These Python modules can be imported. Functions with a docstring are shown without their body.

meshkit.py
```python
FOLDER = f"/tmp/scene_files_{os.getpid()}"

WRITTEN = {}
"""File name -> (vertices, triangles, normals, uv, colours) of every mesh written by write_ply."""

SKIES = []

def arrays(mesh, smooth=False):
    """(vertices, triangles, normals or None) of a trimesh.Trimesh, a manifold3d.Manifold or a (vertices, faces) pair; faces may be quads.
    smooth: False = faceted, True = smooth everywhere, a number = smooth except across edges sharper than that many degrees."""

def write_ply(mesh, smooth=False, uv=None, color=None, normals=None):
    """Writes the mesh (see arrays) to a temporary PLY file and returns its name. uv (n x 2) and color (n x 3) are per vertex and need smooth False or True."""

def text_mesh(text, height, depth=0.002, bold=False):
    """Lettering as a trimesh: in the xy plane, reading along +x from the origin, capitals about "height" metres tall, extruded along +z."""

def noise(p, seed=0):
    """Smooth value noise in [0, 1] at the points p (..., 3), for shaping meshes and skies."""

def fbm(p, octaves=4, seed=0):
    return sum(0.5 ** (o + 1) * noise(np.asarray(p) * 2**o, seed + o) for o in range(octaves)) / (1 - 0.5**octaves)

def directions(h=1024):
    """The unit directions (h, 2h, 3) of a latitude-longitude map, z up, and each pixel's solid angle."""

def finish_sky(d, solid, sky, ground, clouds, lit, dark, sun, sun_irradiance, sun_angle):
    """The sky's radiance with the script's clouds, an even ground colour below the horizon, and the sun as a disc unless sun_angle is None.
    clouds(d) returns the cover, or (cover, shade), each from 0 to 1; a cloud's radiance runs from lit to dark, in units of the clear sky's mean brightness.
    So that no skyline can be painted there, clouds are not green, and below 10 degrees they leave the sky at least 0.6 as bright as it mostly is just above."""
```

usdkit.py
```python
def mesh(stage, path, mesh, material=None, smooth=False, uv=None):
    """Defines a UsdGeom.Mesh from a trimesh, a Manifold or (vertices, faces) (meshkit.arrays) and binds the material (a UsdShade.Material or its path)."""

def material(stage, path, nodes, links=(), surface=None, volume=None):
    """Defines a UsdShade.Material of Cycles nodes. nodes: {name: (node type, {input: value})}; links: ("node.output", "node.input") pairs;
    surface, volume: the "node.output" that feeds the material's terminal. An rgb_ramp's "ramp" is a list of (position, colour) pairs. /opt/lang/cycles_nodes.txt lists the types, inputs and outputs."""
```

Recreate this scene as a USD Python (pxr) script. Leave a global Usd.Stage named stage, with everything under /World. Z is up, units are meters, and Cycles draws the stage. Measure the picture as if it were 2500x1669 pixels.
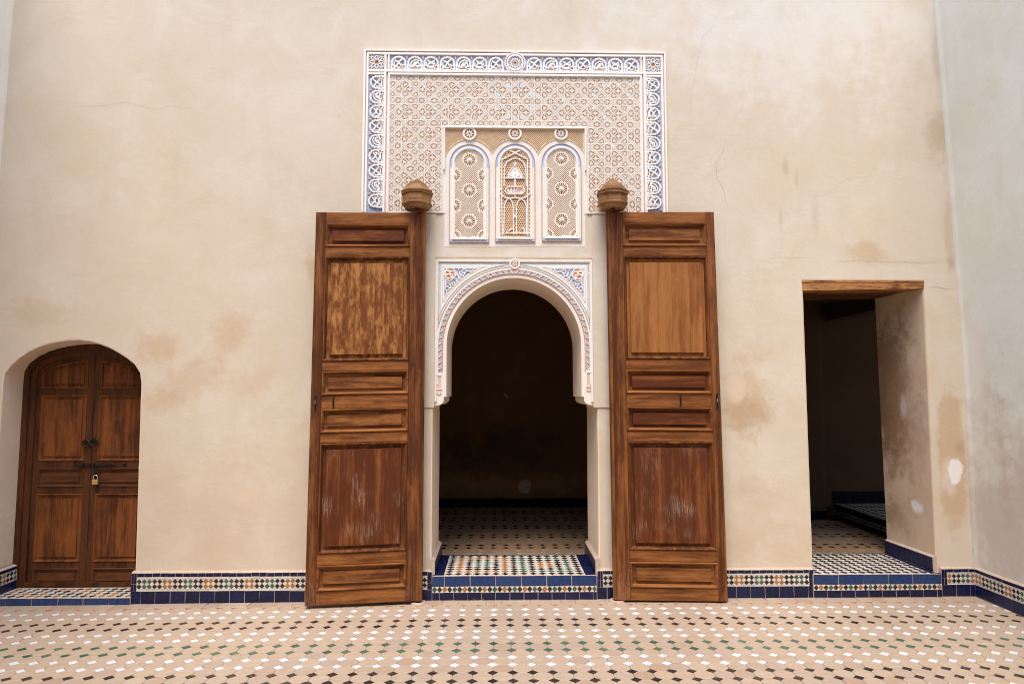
import math, random
import numpy as np, trimesh, usdkit, meshkit
from pxr import Usd, UsdGeom, UsdLux, UsdShade, Gf, Sdf
from shapely.geometry import Polygon, LineString, Point, MultiPolygon, box as sbox
from shapely.ops import unary_union, polygonize
from shapely import affinity

stage = Usd.Stage.CreateInMemory()
UsdGeom.SetStageUpAxis(stage, 'Z')
UsdGeom.Xform.Define(stage, '/World')
UsdGeom.Scope.Define(stage, '/World/Looks')

# ---------------------------------------------------------------- camera, sky, sun, exposure
FPX, PITCH, YAW, EYE, DIST = 1667.0, 0.07517, 0.0204, 1.5, 5.151
EXPOSURE = 1.66
SUN_EL, SUN_AZ = math.radians(65), math.atan2(-.09, -.55)   # bright veiled sky: the soft sun stands behind the viewer
SKY_STRENGTH, SUN_INTENSITY, SUN_ANGLE = 0.11, .30, 30.0
cam = UsdGeom.Camera.Define(stage, '/World/camera')
cam.CreateHorizontalApertureAttr(36.0)
cam.CreateFocalLengthAttr(36.0 * FPX / 2500)
cam.CreateExposureAttr(EXPOSURE)
cam.CreateClippingRangeAttr(Gf.Vec2f(0.05, 500))
cx = UsdGeom.Xformable(cam)
cx.AddTranslateOp().Set(Gf.Vec3d(0, -DIST, EYE))
cx.AddRotateXYZOp().Set(Gf.Vec3f(90 + math.degrees(PITCH), 0, -math.degrees(YAW)))

usdkit.material(stage, '/World/Looks/sky', {
    's': ('sky_texture', {'sky_type': 'single_scattering', 'sun_disc': False, 'sun_elevation': SUN_EL, 'sun_rotation': SUN_AZ, 'aerosol_density': 1.2, 'air_density': 1.0}),
    'b': ('background_shader', {'strength': SKY_STRENGTH})}, [('s.color', 'b.color')], surface='b.background')
dome = UsdLux.DomeLight.Define(stage, '/World/sky')
UsdShade.MaterialBindingAPI.Apply(dome.GetPrim()).Bind(UsdShade.Material.Get(stage, '/World/Looks/sky'))
dome.GetPrim().SetCustomDataByKey('kind', 'structure')
sun = UsdLux.DistantLight.Define(stage, '/World/sun')
sun.CreateNormalizeAttr(True); sun.CreateIntensityAttr(SUN_INTENSITY); sun.CreateAngleAttr(SUN_ANGLE); sun.CreateColorAttr(Gf.Vec3f(1.0, .975, .94))
UsdGeom.Xformable(sun).AddRotateXYZOp().Set(Gf.Vec3f(90 - math.degrees(SUN_EL), 0, 180 - math.degrees(SUN_AZ)))

# ---------------------------------------------------------------- helpers
_c, _s = math.cos(YAW), math.sin(YAW)
def ray(px, py):
    x, u = (px - 1250) / FPX, (834.5 - py) / FPX
    d = (x, math.cos(PITCH) - u * math.sin(PITCH), math.sin(PITCH) + u * math.cos(PITCH))
    return np.array([d[0] * _c + d[1] * _s, -d[0] * _s + d[1] * _c, d[2]])
def at(px, py, Y=0.0):
    """point (x, z) of the plane y = Y measured at photograph pixel px, py"""
    r = ray(px, py); t = (Y + DIST) / r[1]
    return np.array([t * r[0], EYE + t * r[2]])
def seen(p):
    q = np.asarray(p, float) - [0, -DIST, EYE]
    f = np.array([_s * math.cos(PITCH), _c * math.cos(PITCH), math.sin(PITCH)])
    r = np.array([_c, -_s, 0]); u = np.cross(r, f)
    dz = q @ f
    if dz < .1: return None
    return 1250 + FPX * (q @ r) / dz, 834.5 - FPX * (q @ u) / dz

COUNT, LOC = {}, {}
def free(parent, name):
    k = (parent, name); n = COUNT.get(k, 0); COUNT[k] = n + 1
    return f'{parent}/{name}' if n == 0 else f'{parent}/{name}_{n:03d}'
def thing(name, label, cat, loc=(0, 0, 0), group=None, kind=None):
    p = free('/World', name)
    x = UsdGeom.Xform.Define(stage, p)
    x.AddTranslateOp().Set(Gf.Vec3d(*map(float, loc)))
    pr = x.GetPrim()
    for k, v in (('label', label), ('category', cat), ('group', group), ('kind', kind)):
        if v: pr.SetCustomDataByKey(k, v)
    LOC[p] = np.array(loc, float)
    return p
def put(parent, name, mesh, mat, smooth=False, label=None, kind=None):
    p = free(parent, name)
    root = '/World/' + parent.split('/')[2]
    v, f, n = meshkit.arrays(mesh, smooth)
    v = v - LOC[root]
    m = UsdGeom.Mesh.Define(stage, p)
    from pxr import Vt
    m.CreatePointsAttr(Vt.Vec3fArray.FromNumpy(v.astype(np.float32)))
    m.CreateFaceVertexCountsAttr(Vt.IntArray.FromNumpy(np.full(len(f), 3, np.int32)))
    m.CreateFaceVertexIndicesAttr(Vt.IntArray.FromNumpy(f.astype(np.int32).ravel()))
    m.CreateSubdivisionSchemeAttr('none')
    if n is not None:
        m.CreateNormalsAttr(Vt.Vec3fArray.FromNumpy(n.astype(np.float32))); m.SetNormalsInterpolation('vertex')
    UsdShade.MaterialBindingAPI.Apply(m.GetPrim()).Bind(MAT[mat])
    if label: m.GetPrim().SetCustomDataByKey('label', label)
    if kind: m.GetPrim().SetCustomDataByKey('kind', kind)
    return p
cat = trimesh.util.concatenate
def polys(g):
    if g.is_empty: return []
    return [q for q in getattr(g, 'geoms', [g]) if isinstance(q, Polygon) and q.area > 1e-8]
def ext(g, y0, y1, back=False):
    """polygons drawn in the wall plane (x, z), solid from y0 (front) to y1 (back)"""
    out = []
    for q in polys(g):
        if len(q.interiors) > 30:
            import manifold3d as mf
            cs = mf.CrossSection([np.array(r.coords)[:-1] for r in [q.exterior, *q.interiors]], mf.FillRule.EvenOdd)
            k = mf.Manifold.extrude(cs, y1 - y0).to_mesh(); m = trimesh.Trimesh(k.vert_properties[:, :3], k.tri_verts, process=False)
        else: m = trimesh.creation.extrude_polygon(q, y1 - y0, engine='earcut')
        v = m.vertices
        m.vertices = np.c_[v[:, 0], y1 - v[:, 2], v[:, 1]]
        if not back:
            m.update_faces(m.face_normals[:, 1] < .99)
        out.append(m)
    return cat(out)
def sheet(g, y):
    vs, fs, n = [], [], 0
    for q in polys(g):
        v, f = trimesh.creation.triangulate_polygon(q, engine='earcut')
        v3 = np.c_[v[:, 0], np.full(len(v), y), v[:, 1]]
        a, b, c = v3[f[0]]
        if np.cross(b - a, c - a)[1] > 0: f = f[:, ::-1]
        vs.append(v3); fs.append(f + n); n += len(v)
    return trimesh.Trimesh(np.vstack(vs), np.vstack(fs), process=False)
def bx(x0, x1, y0, y1, z0, z1, b=0.0):
    if b <= 0:
        m = trimesh.creation.box([x1 - x0, y1 - y0, z1 - z0]); m.apply_translation([(x0 + x1) / 2, (y0 + y1) / 2, (z0 + z1) / 2]); return m
    pts = [(x, y, z) for x in (x0, x1) for y in (y0, y1) for z in (z0, z1)]
    c = np.array([(x0 + x1) / 2, (y0 + y1) / 2, (z0 + z1) / 2]); o = []
    for p in pts:
        s = np.sign(c - p)
        for k in range(3):
            q = np.array(p, float)
            for j in range(3):
                if j != k: q[j] += s[j] * b
            o.append(q)
    return trimesh.convex.convex_hull(np.array(o))
def loft(rings, closed=True, flip=False):
    """rings: list of (n,3)"""
    n = len(rings[0]); v = np.vstack(rings); f = []
    for k in range(len(rings) - 1):
        for i in range(n if closed else n - 1):
            j = (i + 1) % n
            a, b, c, d = k * n + i, k * n + j, (k + 1) * n + j, (k + 1) * n + i
            f += [[a, b, c], [a, c, d]]
    f = np.array(f)
    return trimesh.Trimesh(v, f[:, ::-1] if flip else f, process=False)
def tube(pts, r, sides=8, closed=False):
    p = np.asarray(pts, float)
    t = np.roll(p, -1, 0) - np.roll(p, 1, 0) if closed else np.gradient(p, axis=0)
    t /= np.linalg.norm(t, axis=1, keepdims=True) + 1e-12
    ref = np.array([0, 1., .05]) if np.abs(t[:, 1]).mean() < .8 else np.array([0, 0, 1.])
    a = np.cross(t, ref); a /= np.linalg.norm(a, axis=1, keepdims=True); b = np.cross(t, a)
    ang = np.arange(sides) * 2 * np.pi / sides
    rr = np.broadcast_to(r, (len(p),))
    rings = [p[i] + rr[i] * (np.cos(ang)[:, None] * a[i] + np.sin(ang)[:, None] * b[i]) for i in range(len(p))]
    if closed: rings.append(rings[0])
    m = loft(rings)
    if not closed:
        for e in (0, -1):
            c = trimesh.Trimesh(np.vstack([rings[e], p[e]]), [[i, (i + 1) % sides, sides] if e == -1 else [(i + 1) % sides, i, sides] for i in range(sides)], process=False)
            m = cat([m, c])
    return m
def tile(poly, frame, h=.004, bev=.0012, base=-.004, tilt=None):
    """convex polygon (u, v) raised on a frame (origin, U, V, N) as a small bevelled prism"""
    o, U, V, N = frame
    q = np.asarray(poly, float); c = q.mean(0); n = len(q)
    r = np.linalg.norm(q - c, axis=1, keepdims=True)
    ins = c + (q - c) * np.maximum(0.5, 1 - 1.3 * bev / r)
    def P(w, hh):
        hh = np.broadcast_to(hh, (len(w),)).astype(float)
        if tilt is not None: hh = hh + (w - c) @ np.asarray(tilt)
        return o + w[:, :1] * U + w[:, 1:] * V + hh[:, None] * N
    v = np.vstack([P(q, base), P(q, h - bev * .8), P(ins, h)])
    f = []
    for k in range(2):
        for i in range(n):
            j = (i + 1) % n
            f += [[k * n + i, k * n + j, (k + 1) * n + j], [k * n + i, (k + 1) * n + j, (k + 1) * n + i]]
    f += [[2 * n, 2 * n + i, 2 * n + i + 1] for i in range(1, n - 1)]
    f = np.array(f)
    if np.cross(q[1] - q[0], q[2] - q[1]) * np.dot(np.cross(U, V), N) < 0: f = f[:, ::-1]
    return trimesh.Trimesh(v, f, process=False)

# ---------------------------------------------------------------- materials
MAT = {}
class Ref(str): pass
class Graph:
    def __init__(self): self.nodes, self.links = {}, []
    def n(self, kind, out, **inp):
        name = f'n{len(self.nodes)}'; vals = {}
        for k, v in inp.items():
            if isinstance(v, Ref): self.links.append((str(v), f'{name}.{k}'))
            else: vals[k] = v
        self.nodes[name] = (kind, vals)
        return Ref(f'{name}.{out}')
    def pos(self): return self.n('geometry', 'position')
    def scaled(self, v, s, loc=(0, 0, 0)): return self.n('mapping', 'vector', vector=v, scale=s, location=loc)
    def noise(self, v, scale, detail=4, rough=.55, dist=0.0): return self.n('noise_texture', 'fac', vector=v, scale=scale, detail=detail, roughness=rough, distortion=dist)
    def mr(self, v, a, b, c=0.0, d=1.0, kind='smoothstep'): return self.n('map_range', 'result', value=v, from_min=a, from_max=b, to_min=c, to_max=d, range_type=kind, clamp=True)
    def mul(self, a, b): return self.n('math', 'value', math_type='multiply', value1=a, value2=b)
    def add(self, a, b): return self.n('math', 'value', math_type='add', value1=a, value2=b)
    def mix(self, f, a, b, kind='mix'): return self.n('mix', 'color', mix_type=kind, fac=f, color1=a, color2=b)
    def bump(self, h, strength=.3, distance=.01): return self.n('bump', 'normal', height=h, strength=strength, distance=distance, use_object_space=False)
    def done(self, name, **inp):
        s = self.n('principled_bsdf', 'BSDF', **inp)
        MAT[name] = usdkit.material(stage, f'/World/Looks/{name}', self.nodes, self.links, surface=str(s))

def shade(c, k): return tuple(min(1, x * k) for x in c)
def stain_and_light_masks(g, p, col, stains_and_light):  # soft ellipses for real stains and also for painted light and shadow
    wob = g.noise(p, 3.2, 5, .62)
    wob2 = g.noise(p, 14.0, 4, .6)
    for (c, r, colour, strength, soft) in stains_and_light:
        sc = tuple(1 / x for x in r)
        v = g.scaled(p, sc, tuple(-a * b for a, b in zip(c, sc)))
        d = g.n('vector_math', 'value', math_type='length', vector1=v)
        amp = 1.0 if soft >= .5 else .6
        d = g.add(d, g.mul(g.add(wob, -.5), 2.3 * amp)); d = g.add(d, g.mul(g.add(wob2, -.5), .9 * amp))
        f = g.mr(d, 1.0, 1.0 - soft, 0, strength)
        col = g.mix(f, col, colour)
    return col
def plaster(name, base, stains_and_light=(), rough=.9, contrast=1.0, bump=.25):
    g = Graph(); p = g.pos()
    a = g.noise(p, .7, 3, .5); b = g.noise(p, 2.6, 5, .6, .6); c = g.noise(g.scaled(p, (7, 7, 1.1)), 1.0, 4, .6); d = g.noise(p, 45, 3, .6)
    k = contrast
    col = g.mix(g.mr(a, .32, .68, 0, .8 * k), base, (base[0] * .93, base[1] * .90, base[2] * .86))
    col = g.mix(g.mr(b, .42, .75, 0, .55 * k), col, (base[0] * .90, base[1] * .83, base[2] * .72))
    col = g.mix(g.mr(b, .48, .25, 0, .5 * k), col, (min(1, base[0] * 1.06), min(1, base[1] * 1.09), min(1, base[2] * 1.14)))
    col = g.mix(g.mr(c, .52, .74, 0, .28 * k), col, (base[0] * .86, base[1] * .79, base[2] * .70))
    col = g.mix(g.mr(d, .35, .7, 0, .10), col, shade(base, .75))
    if stains_and_light: col = stain_and_light_masks(g, p, col, stains_and_light)
    tr = g.noise(g.scaled(p, (1, 1, 2.2)), 7, 5, .68, 1.2); sp = g.noise(p, 52, 3, .5)
    col = g.mix(g.mr(tr, .58, .72, 0, .20 * k), col, shade(base, 1.10)); col = g.mix(g.mr(tr, .40, .28, 0, .22 * k), col, (base[0] * .87, base[1] * .81, base[2] * .73))
    col = g.mix(g.mr(sp, .735, .75, 0, .45), col, (base[0] * .62, base[1] * .5, base[2] * .38))
    h = g.add(g.mul(b, .8), g.add(g.mul(tr, .16), g.mul(g.noise(p, 120, 2, .5), .07)))
    g.done(name, base_color=col, roughness=rough, normal=g.bump(h, bump * 1.2, .02), specular_ior_level=.2)
def plain(name, col, rough=.6, var=.12, scale=20., metallic=0., bump=0., rnd=0., spec=.5):
    g = Graph(); p = g.pos(); n = g.noise(p, scale, 4, .6)
    c = g.mix(g.mr(n, .3, .7, 0, 1, 'linear'), shade(col, 1 - var), shade(col, 1 + var))
    if rnd:
        r = g.n('object_info', 'random')
        c = g.mix(g.mr(r, 0, 1, 0, rnd, 'linear'), c, shade(col, .35)); 
    kw = dict(base_color=c, roughness=rough, metallic=metallic, specular_ior_level=spec)
    if bump: kw['normal'] = g.bump(n, bump, .004)
    g.done(name, **kw)
def glaze(name, col, alt, rough=.22, chip=.35, spec=.5):
    """hand-cut glazed tile: tone differs from tile to tile, worn spots show the clay"""
    g = Graph(); p = g.pos(); r = g.n('object_info', 'random'); n = g.noise(p, 30, 4, .6); w = g.noise(p, 130, 4, .65)
    c = g.mix(r, col, alt)
    c = g.mix(g.mr(n, .4, .8, 0, .5), c, tuple(x * .75 + .006 for x in alt))
    worn = g.mr(w, .66, .70, 0, chip)
    c = g.mix(worn, c, (.42, .30, .20))
    g.done(name, base_color=c, roughness=g.n('math', 'value', math_type='maximum', value1=g.mr(n, .3, .75, rough, rough + .25), value2=worn), normal=g.bump(n, .12, .004), specular_ior_level=spec)
def wood(name, light, dark, axis='z', worn=.5, grey=0., fine=1., blotch=1.0, rough=.55, plank=0.0, lowgrey=None, mott=.3):
    g = Graph(); p = g.pos()
    st = {'z': (1, 1, .07), 'x': (.07, 1, 1)}[axis]
    q = g.scaled(p, st)
    r = g.n('object_info', 'random')
    off = g.n('combine_xyz', 'vector', x=g.mul(r, 7.3), y=g.mul(r, 3.1), z=g.mul(r, 5.7))
    q = g.n('vector_math', 'vector', math_type='add', vector1=q, vector2=off)
    gr = g.noise(q, 190, 5, .7, .3); broad = g.noise(q, 22, 4, .6, .8)
    st2 = {'z': (1, 1, .33), 'x': (.33, 1, 1)}[axis]
    q2 = g.n('vector_math', 'vector', math_type='add', vector1=g.scaled(p, st2), vector2=off)
    bl = g.noise(q2, 9 * blotch, 6, .68, .3)
    streak = g.noise(g.n('vector_math', 'vector', math_type='add', vector1=g.scaled(p, {'z': (1, 1, .035), 'x': (.035, 1, 1)}[axis]), vector2=off), 20, 6, .72, .2)
    mask = g.mr(g.add(g.mul(bl, mott), g.add(g.mul(streak, .8 - mott), g.mul(broad, .2))), worn - .085, worn + .095)
    col = g.mix(mask, light, dark)
    if plank:
        xx = g.n('separate_xyz', 'x', vector=p)
        idx = g.n('math', 'value', math_type='floor', value1=g.mul(g.add(xx, 10.0), 1 / plank), value2=0.0)
        wn = g.n('white_noise_texture', 'value', dimensions='1D', w=g.add(idx, r))
        col = g.mix(g.mul(g.mr(wn, .45, .75), .6), col, g.mix(.25, light, dark))
    col = g.mix(g.mr(gr, .35, .75, 0, .55 * fine), col, g.mix(.6, dark, (.01, .006, .004)))
    col = g.mix(g.mr(broad, .62, .78, 0, .5), col, shade(light, 1.25))
    sp = g.noise(q2, 60, 5, .7)
    if grey:
        gm = g.mul(g.mr(g.noise(q, 120, 5, .8), .5, .58), g.mr(g.noise(p, 3.3, 3, .5), .50, .66, 0, grey))
        if lowgrey is not None:
            zz = g.n('separate_xyz', 'z', vector=p); gm = g.mul(gm, g.mr(zz, lowgrey, lowgrey - .55))
        col = g.mix(gm, col, (.34, .26, .20))
    col = g.mix(g.mr(sp, .74, .78, 0, .5), col, (.45, .3, .17))
    h = g.add(g.mul(gr, .6), g.mul(sp, .3))
    g.done(name, base_color=col, roughness=g.mr(bl, .3, .7, rough - .1, rough + .15), normal=g.bump(h, .25, .004), specular_ior_level=.13)

def S(px, py, rx, ry, col, st, soft=.8, Y=0.):
    x, z = at(px, py, Y); return ((x, Y, z), (rx / 330., 4.0, ry / 330.), col, st, soft)
OCH, BRN, PAL, WHT = (.50, .31, .14), (.36, .22, .12), (.68, .53, .38), (.84, .78, .72)
WALL = (.668, .570, .442)
WASH = (.74, .665, .575)
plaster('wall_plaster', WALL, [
    S(1950, 60, 750, 330, (.73, .665, .585), .65, 1.0), S(350, 700, 800, 420, (.61, .48, .36), .40, 1.0), S(1257, 740, 270, 320, WASH, .7, .9),  # first tint paints the brighter light at upper right, second the dimmer left
    S(400, 850, 70, 60, OCH, .42), S(555, 815, 70, 70, OCH, .35), S(470, 930, 130, 70, OCH, .30), S(610, 930, 90, 60, OCH, .22), S(400, 985, 60, 40, OCH, .3),
    S(110, 760, 120, 40, OCH, .25), S(762, 655, 22, 70, OCH, .45, .7), S(1805, 965, 85, 165, OCH, .48), S(1822, 1015, 80, 75, BRN, .34), S(1795, 945, 34, 48, PAL, .85, .4),  # second tint paints the soft shadow beside the left door leaf
    S(2300, 330, 60, 90, BRN, .40), S(2290, 140, 22, 150, BRN, .33), S(2315, 560, 14, 190, BRN, .22), S(2112, 615, 70, 32, OCH, .42), S(2330, 640, 26, 30, BRN, .25),
    S(1835, 1190, 60, 45, BRN, .18), S(1900, 1330, 160, 60, OCH, .25), S(500, 1340, 160, 50, OCH, .16), S(2325, 1130, 42, 215, OCH, .55, .35), S(2345, 1090, 20, 24, BRN, .3),
    S(2333, 1152, 21, 36, WHT, .95, .3), S(2318, 1165, 32, 55, WHT, .35, .6), S(1918, 410, 14, 40, BRN, .3), S(1945, 440, 10, 40, BRN, .22), S(1990, 520, 14, 60, BRN, .2), S(1905, 535, 8, 40, BRN, .2),
    S(1310, 645, 60, 20, OCH, .25), S(1180, 610, 60, 14, OCH, .2), S(1480, 560, 14, 90, OCH, .35), S(1045, 560, 12, 60, OCH, .2),
    S(700, 1280, 1500, 330, (.56, .42, .295), .5, 1.0), S(600, 1210, 50, 26, PAL, .5), S(150, 815, 150, 18, PAL, .6), S(2180, 640, 200, 14, BRN, .12)])  # broad first tint paints the dimmer, warmer light on the lower wall
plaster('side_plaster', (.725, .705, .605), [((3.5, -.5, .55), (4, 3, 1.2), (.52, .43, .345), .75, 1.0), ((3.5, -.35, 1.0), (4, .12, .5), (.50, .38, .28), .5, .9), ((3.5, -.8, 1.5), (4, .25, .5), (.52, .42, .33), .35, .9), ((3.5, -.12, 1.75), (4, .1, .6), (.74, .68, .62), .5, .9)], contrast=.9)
plaster('left_plaster', (.88, .80, .65), [], contrast=.7)
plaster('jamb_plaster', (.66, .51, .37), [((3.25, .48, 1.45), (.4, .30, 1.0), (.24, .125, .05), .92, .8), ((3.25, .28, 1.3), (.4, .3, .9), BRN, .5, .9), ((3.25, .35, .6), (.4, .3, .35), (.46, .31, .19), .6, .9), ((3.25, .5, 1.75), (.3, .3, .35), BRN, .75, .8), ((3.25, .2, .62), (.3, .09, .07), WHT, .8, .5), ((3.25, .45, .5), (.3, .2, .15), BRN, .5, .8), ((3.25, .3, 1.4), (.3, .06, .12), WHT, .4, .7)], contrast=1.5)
plaster('niche_plaster', (.78, .635, .475), [], contrast=1.2)
plaster('side_room_plaster', (.055, .028, .012), [], contrast=2.0)  # shade of the side room put into the plaster colour
plaster('room_plaster', (.20, .105, .044), [((.1, 3.0, .42), (2.6, 1, .22), (.36, .19, .085), .75, .9), ((.15, 3.0, .85), (.9, 1, .35), (.10, .06, .035), .8, .9), ((-.4, 3.0, .9), (.4, 1, .3), (.08, .05, .03), .7, .9)], contrast=2.0)  # dark base colour carries the shade of the arch room
plaster('court_plaster', (.60, .50, .40), [])
plain('patch_plaster', (.50, .36, .26), .9, .1)
plaster('intrados_plaster', (.84, .68, .52), [], contrast=.6)
plain('stucco_white', (.86, .80, .73), .85, .06, 60, bump=.1)
plain('stucco_cream', (.84, .75, .64), .85, .08, 60, bump=.1)
plaster('surround_white', (.82, .75, .66), [S(1300, 610, 150, 30, OCH, .3)], contrast=.55)
plain('ochre_ground', (.40, .20, .072), .9, .25, 30)
plain('lattice_ochre', (.74, .53, .33), .9, .12, 30)
plain('screen_cream', (.86, .75, .60), .85, .08, 60)
plain('dark_hole', (.36, .15, .05), .95, .2)
plain('paint_blue', (.40, .445, .57), .8, .2, 25)
plain('paint_periwinkle', (.43, .49, .64), .8, .12, 18)
plain('paint_aqua', (.50, .66, .68), .8, .12, 25)
plain('paint_orange', (.68, .27, .10), .8, .2, 60)
plain('paint_pink', (.70, .46, .36), .8, .15, 60)
plain('paint_steel', (.18, .27, .36), .8, .2, 60)
plain('paint_green', (.36, .42, .33), .85, .2, 40)
plain('inlay_blue', (.50, .66, .68), .5, .1, 40)
plain('grout', (.50, .37, .27), .95, .15, 60)
plain('dim_grout', (.10, .07, .05), .95, .2)  # grout darkened in its colour for the shaded inner rooms
plain('floor_grout', (.33, .22, .145), .95, .2, 60)
glaze('blue_glaze', (.003, .0045, .026), (.006, .009, .044), .2, .12, .35)
glaze('bright_blue_glaze', (.005, .025, .105), (.016, .042, .115), .18, .2)
glaze('black_glaze', (.012, .008, .006), (.03, .018, .012), .2, .35)
glaze('green_glaze', (.025, .085, .05), (.075, .13, .085), .2, .3)
glaze('orange_glaze', (.30, .105, .02), (.42, .17, .04), .25, .25)
glaze('inner_glaze', (.0012, .0012, .003), (.002, .002, .005), .6, .05, .08)  # inner room tiles: shade put into a near-black glaze colour
glaze('inner_white_glaze', (.34, .29, .24), (.22, .18, .14), .6, .2, .15)  # white tiles with the indoor shade painted into their colour
glaze('white_glaze', (.70, .63, .55), (.58, .51, .44), .3, .06)
def floor_mats(name='terracotta', dim=1.0):
    g = Graph(); p = g.pos(); r = g.n('object_info', 'random')
    q = g.n('vector_math', 'vector', math_type='add', vector1=g.scaled(p, (.45, 1, 1)), vector2=g.n('combine_xyz', 'vector', x=g.mul(r, 9.), y=g.mul(r, 5.), z=0.))
    a = g.noise(q, 26, 4, .6, 1.2); b = g.noise(p, 1.1, 4, .6); c = g.noise(p, 160, 3, .6)
    col = g.n('rgb_ramp', 'color', fac=r, ramp=[(0, (.40, .305, .225)), (.3, (.445, .33, .235)), (.6, (.42, .31, .225)), (.88, (.385, .29, .225)), (.97, (.39, .27, .19)), (1, (.36, .245, .17))])
    col = g.mix(g.mr(a, .48, .72, 0, .7), col, (.37, .245, .135))
    col = g.mix(g.mr(a, .45, .25, 0, .7), col, (.51, .41, .32))
    col = g.mix(g.mr(b, .5, .75, 0, .45), col, (.34, .245, .165))
    col = g.mix(g.mr(c, .62, .72, 0, .4), col, (.42, .28, .18))
    if dim < 1: col = g.mix(1.0, col, (dim * 1.2, dim * .98, dim * .78), 'multiply')  # multiplies the shade of the inner rooms into the tile colour
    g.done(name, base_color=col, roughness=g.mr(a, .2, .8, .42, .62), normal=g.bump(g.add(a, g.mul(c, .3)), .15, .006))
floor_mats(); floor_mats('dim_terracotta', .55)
for nm, c1, c2 in (('floor_white', (.70, .70, .71), (.58, .58, .60)), ('floor_black', (.010, .007, .006), (.036, .024, .018)), ('floor_green', (.018, .075, .042), (.085, .145, .095)), ('floor_orange', (.36, .15, .06), (.45, .22, .1))):
    g = Graph(); p = g.pos(); r = g.n('object_info', 'random'); n = g.noise(p, 170, 4, .7); m = g.noise(p, 24, 3, .5)
    col = g.mix(r, c1, c2); col = g.mix(g.mr(m, .4, .8, 0, .4), col, c2)
    wn = g.mr(n, .60, .66, 0, .06 if nm == 'floor_white' else .55)
    col = g.mix(wn, col, (.5, .38, .29))
    g.done(nm, base_color=col, roughness=g.mr(m, .3, .8, .3, .5), normal=g.bump(n, .1, .003))
LGT, DRK = (.30, .108, .030), (.085, .026, .009)
wood('door_wood', LGT, DRK, 'z', .465, fine=.75, grey=.35, lowgrey=.6, mott=.28)
wood('door_wood_across', (.33, .122, .034), (.125, .040, .012), 'x', .50, fine=.75)
wood('door_panel_worn', (.46, .205, .058), (.16, .048, .014), 'z', .47, blotch=3.0, mott=.62, fine=.6)
wood('door_panel_smooth', (.37, .145, .040), (.215, .072, .020), 'z', .50, fine=.5, mott=.35)
wood('door_panel_dark', (.25, .082, .022), (.10, .027, .009), 'z', .45, .65, lowgrey=1.3, mott=.4, fine=.6)
wood('door_panel_across', (.33, .125, .036), (.10, .031, .010), 'x', .49, fine=.6)
wood('door_panel_red', (.25, .078, .021), (.095, .026, .009), 'x', .46, fine=.6)
wood('dark_wood', (.115, .041, .014), (.045, .015, .006), 'z', .52)
wood('dark_wood_across', (.15, .053, .018), (.05, .018, .009), 'x', .55)
wood('dark_panel', (.24, .076, .019), (.07, .022, .008), 'z', .50, mott=.35, fine=.6)
wood('cap_wood', (.33, .17, .066), (.13, .055, .019), 'x', .52)
wood('lintel_wood', (.50, .24, .085), (.15, .04, .014), 'x', .51, blotch=2.2, mott=.65)
plain('beam_wood', (.06, .03, .015), .7, .3)
plain('iron', (.02, .017, .015), .45, .3, 60, metallic=.6)
plain('steel', (.7, .7, .7), .25, .05, metallic=1.)
plain('brass', (.62, .40, .15), .35, .1, metallic=.7)
plain('crack', (.45, .32, .21), .95, .2)
plain('twig', (.22, .16, .11), .9, .3)
plain('socket_stone', (.45, .32, .23), .8, .2)
plain('roof_tile', (.5, .3, .2), .8, .2)

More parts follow.
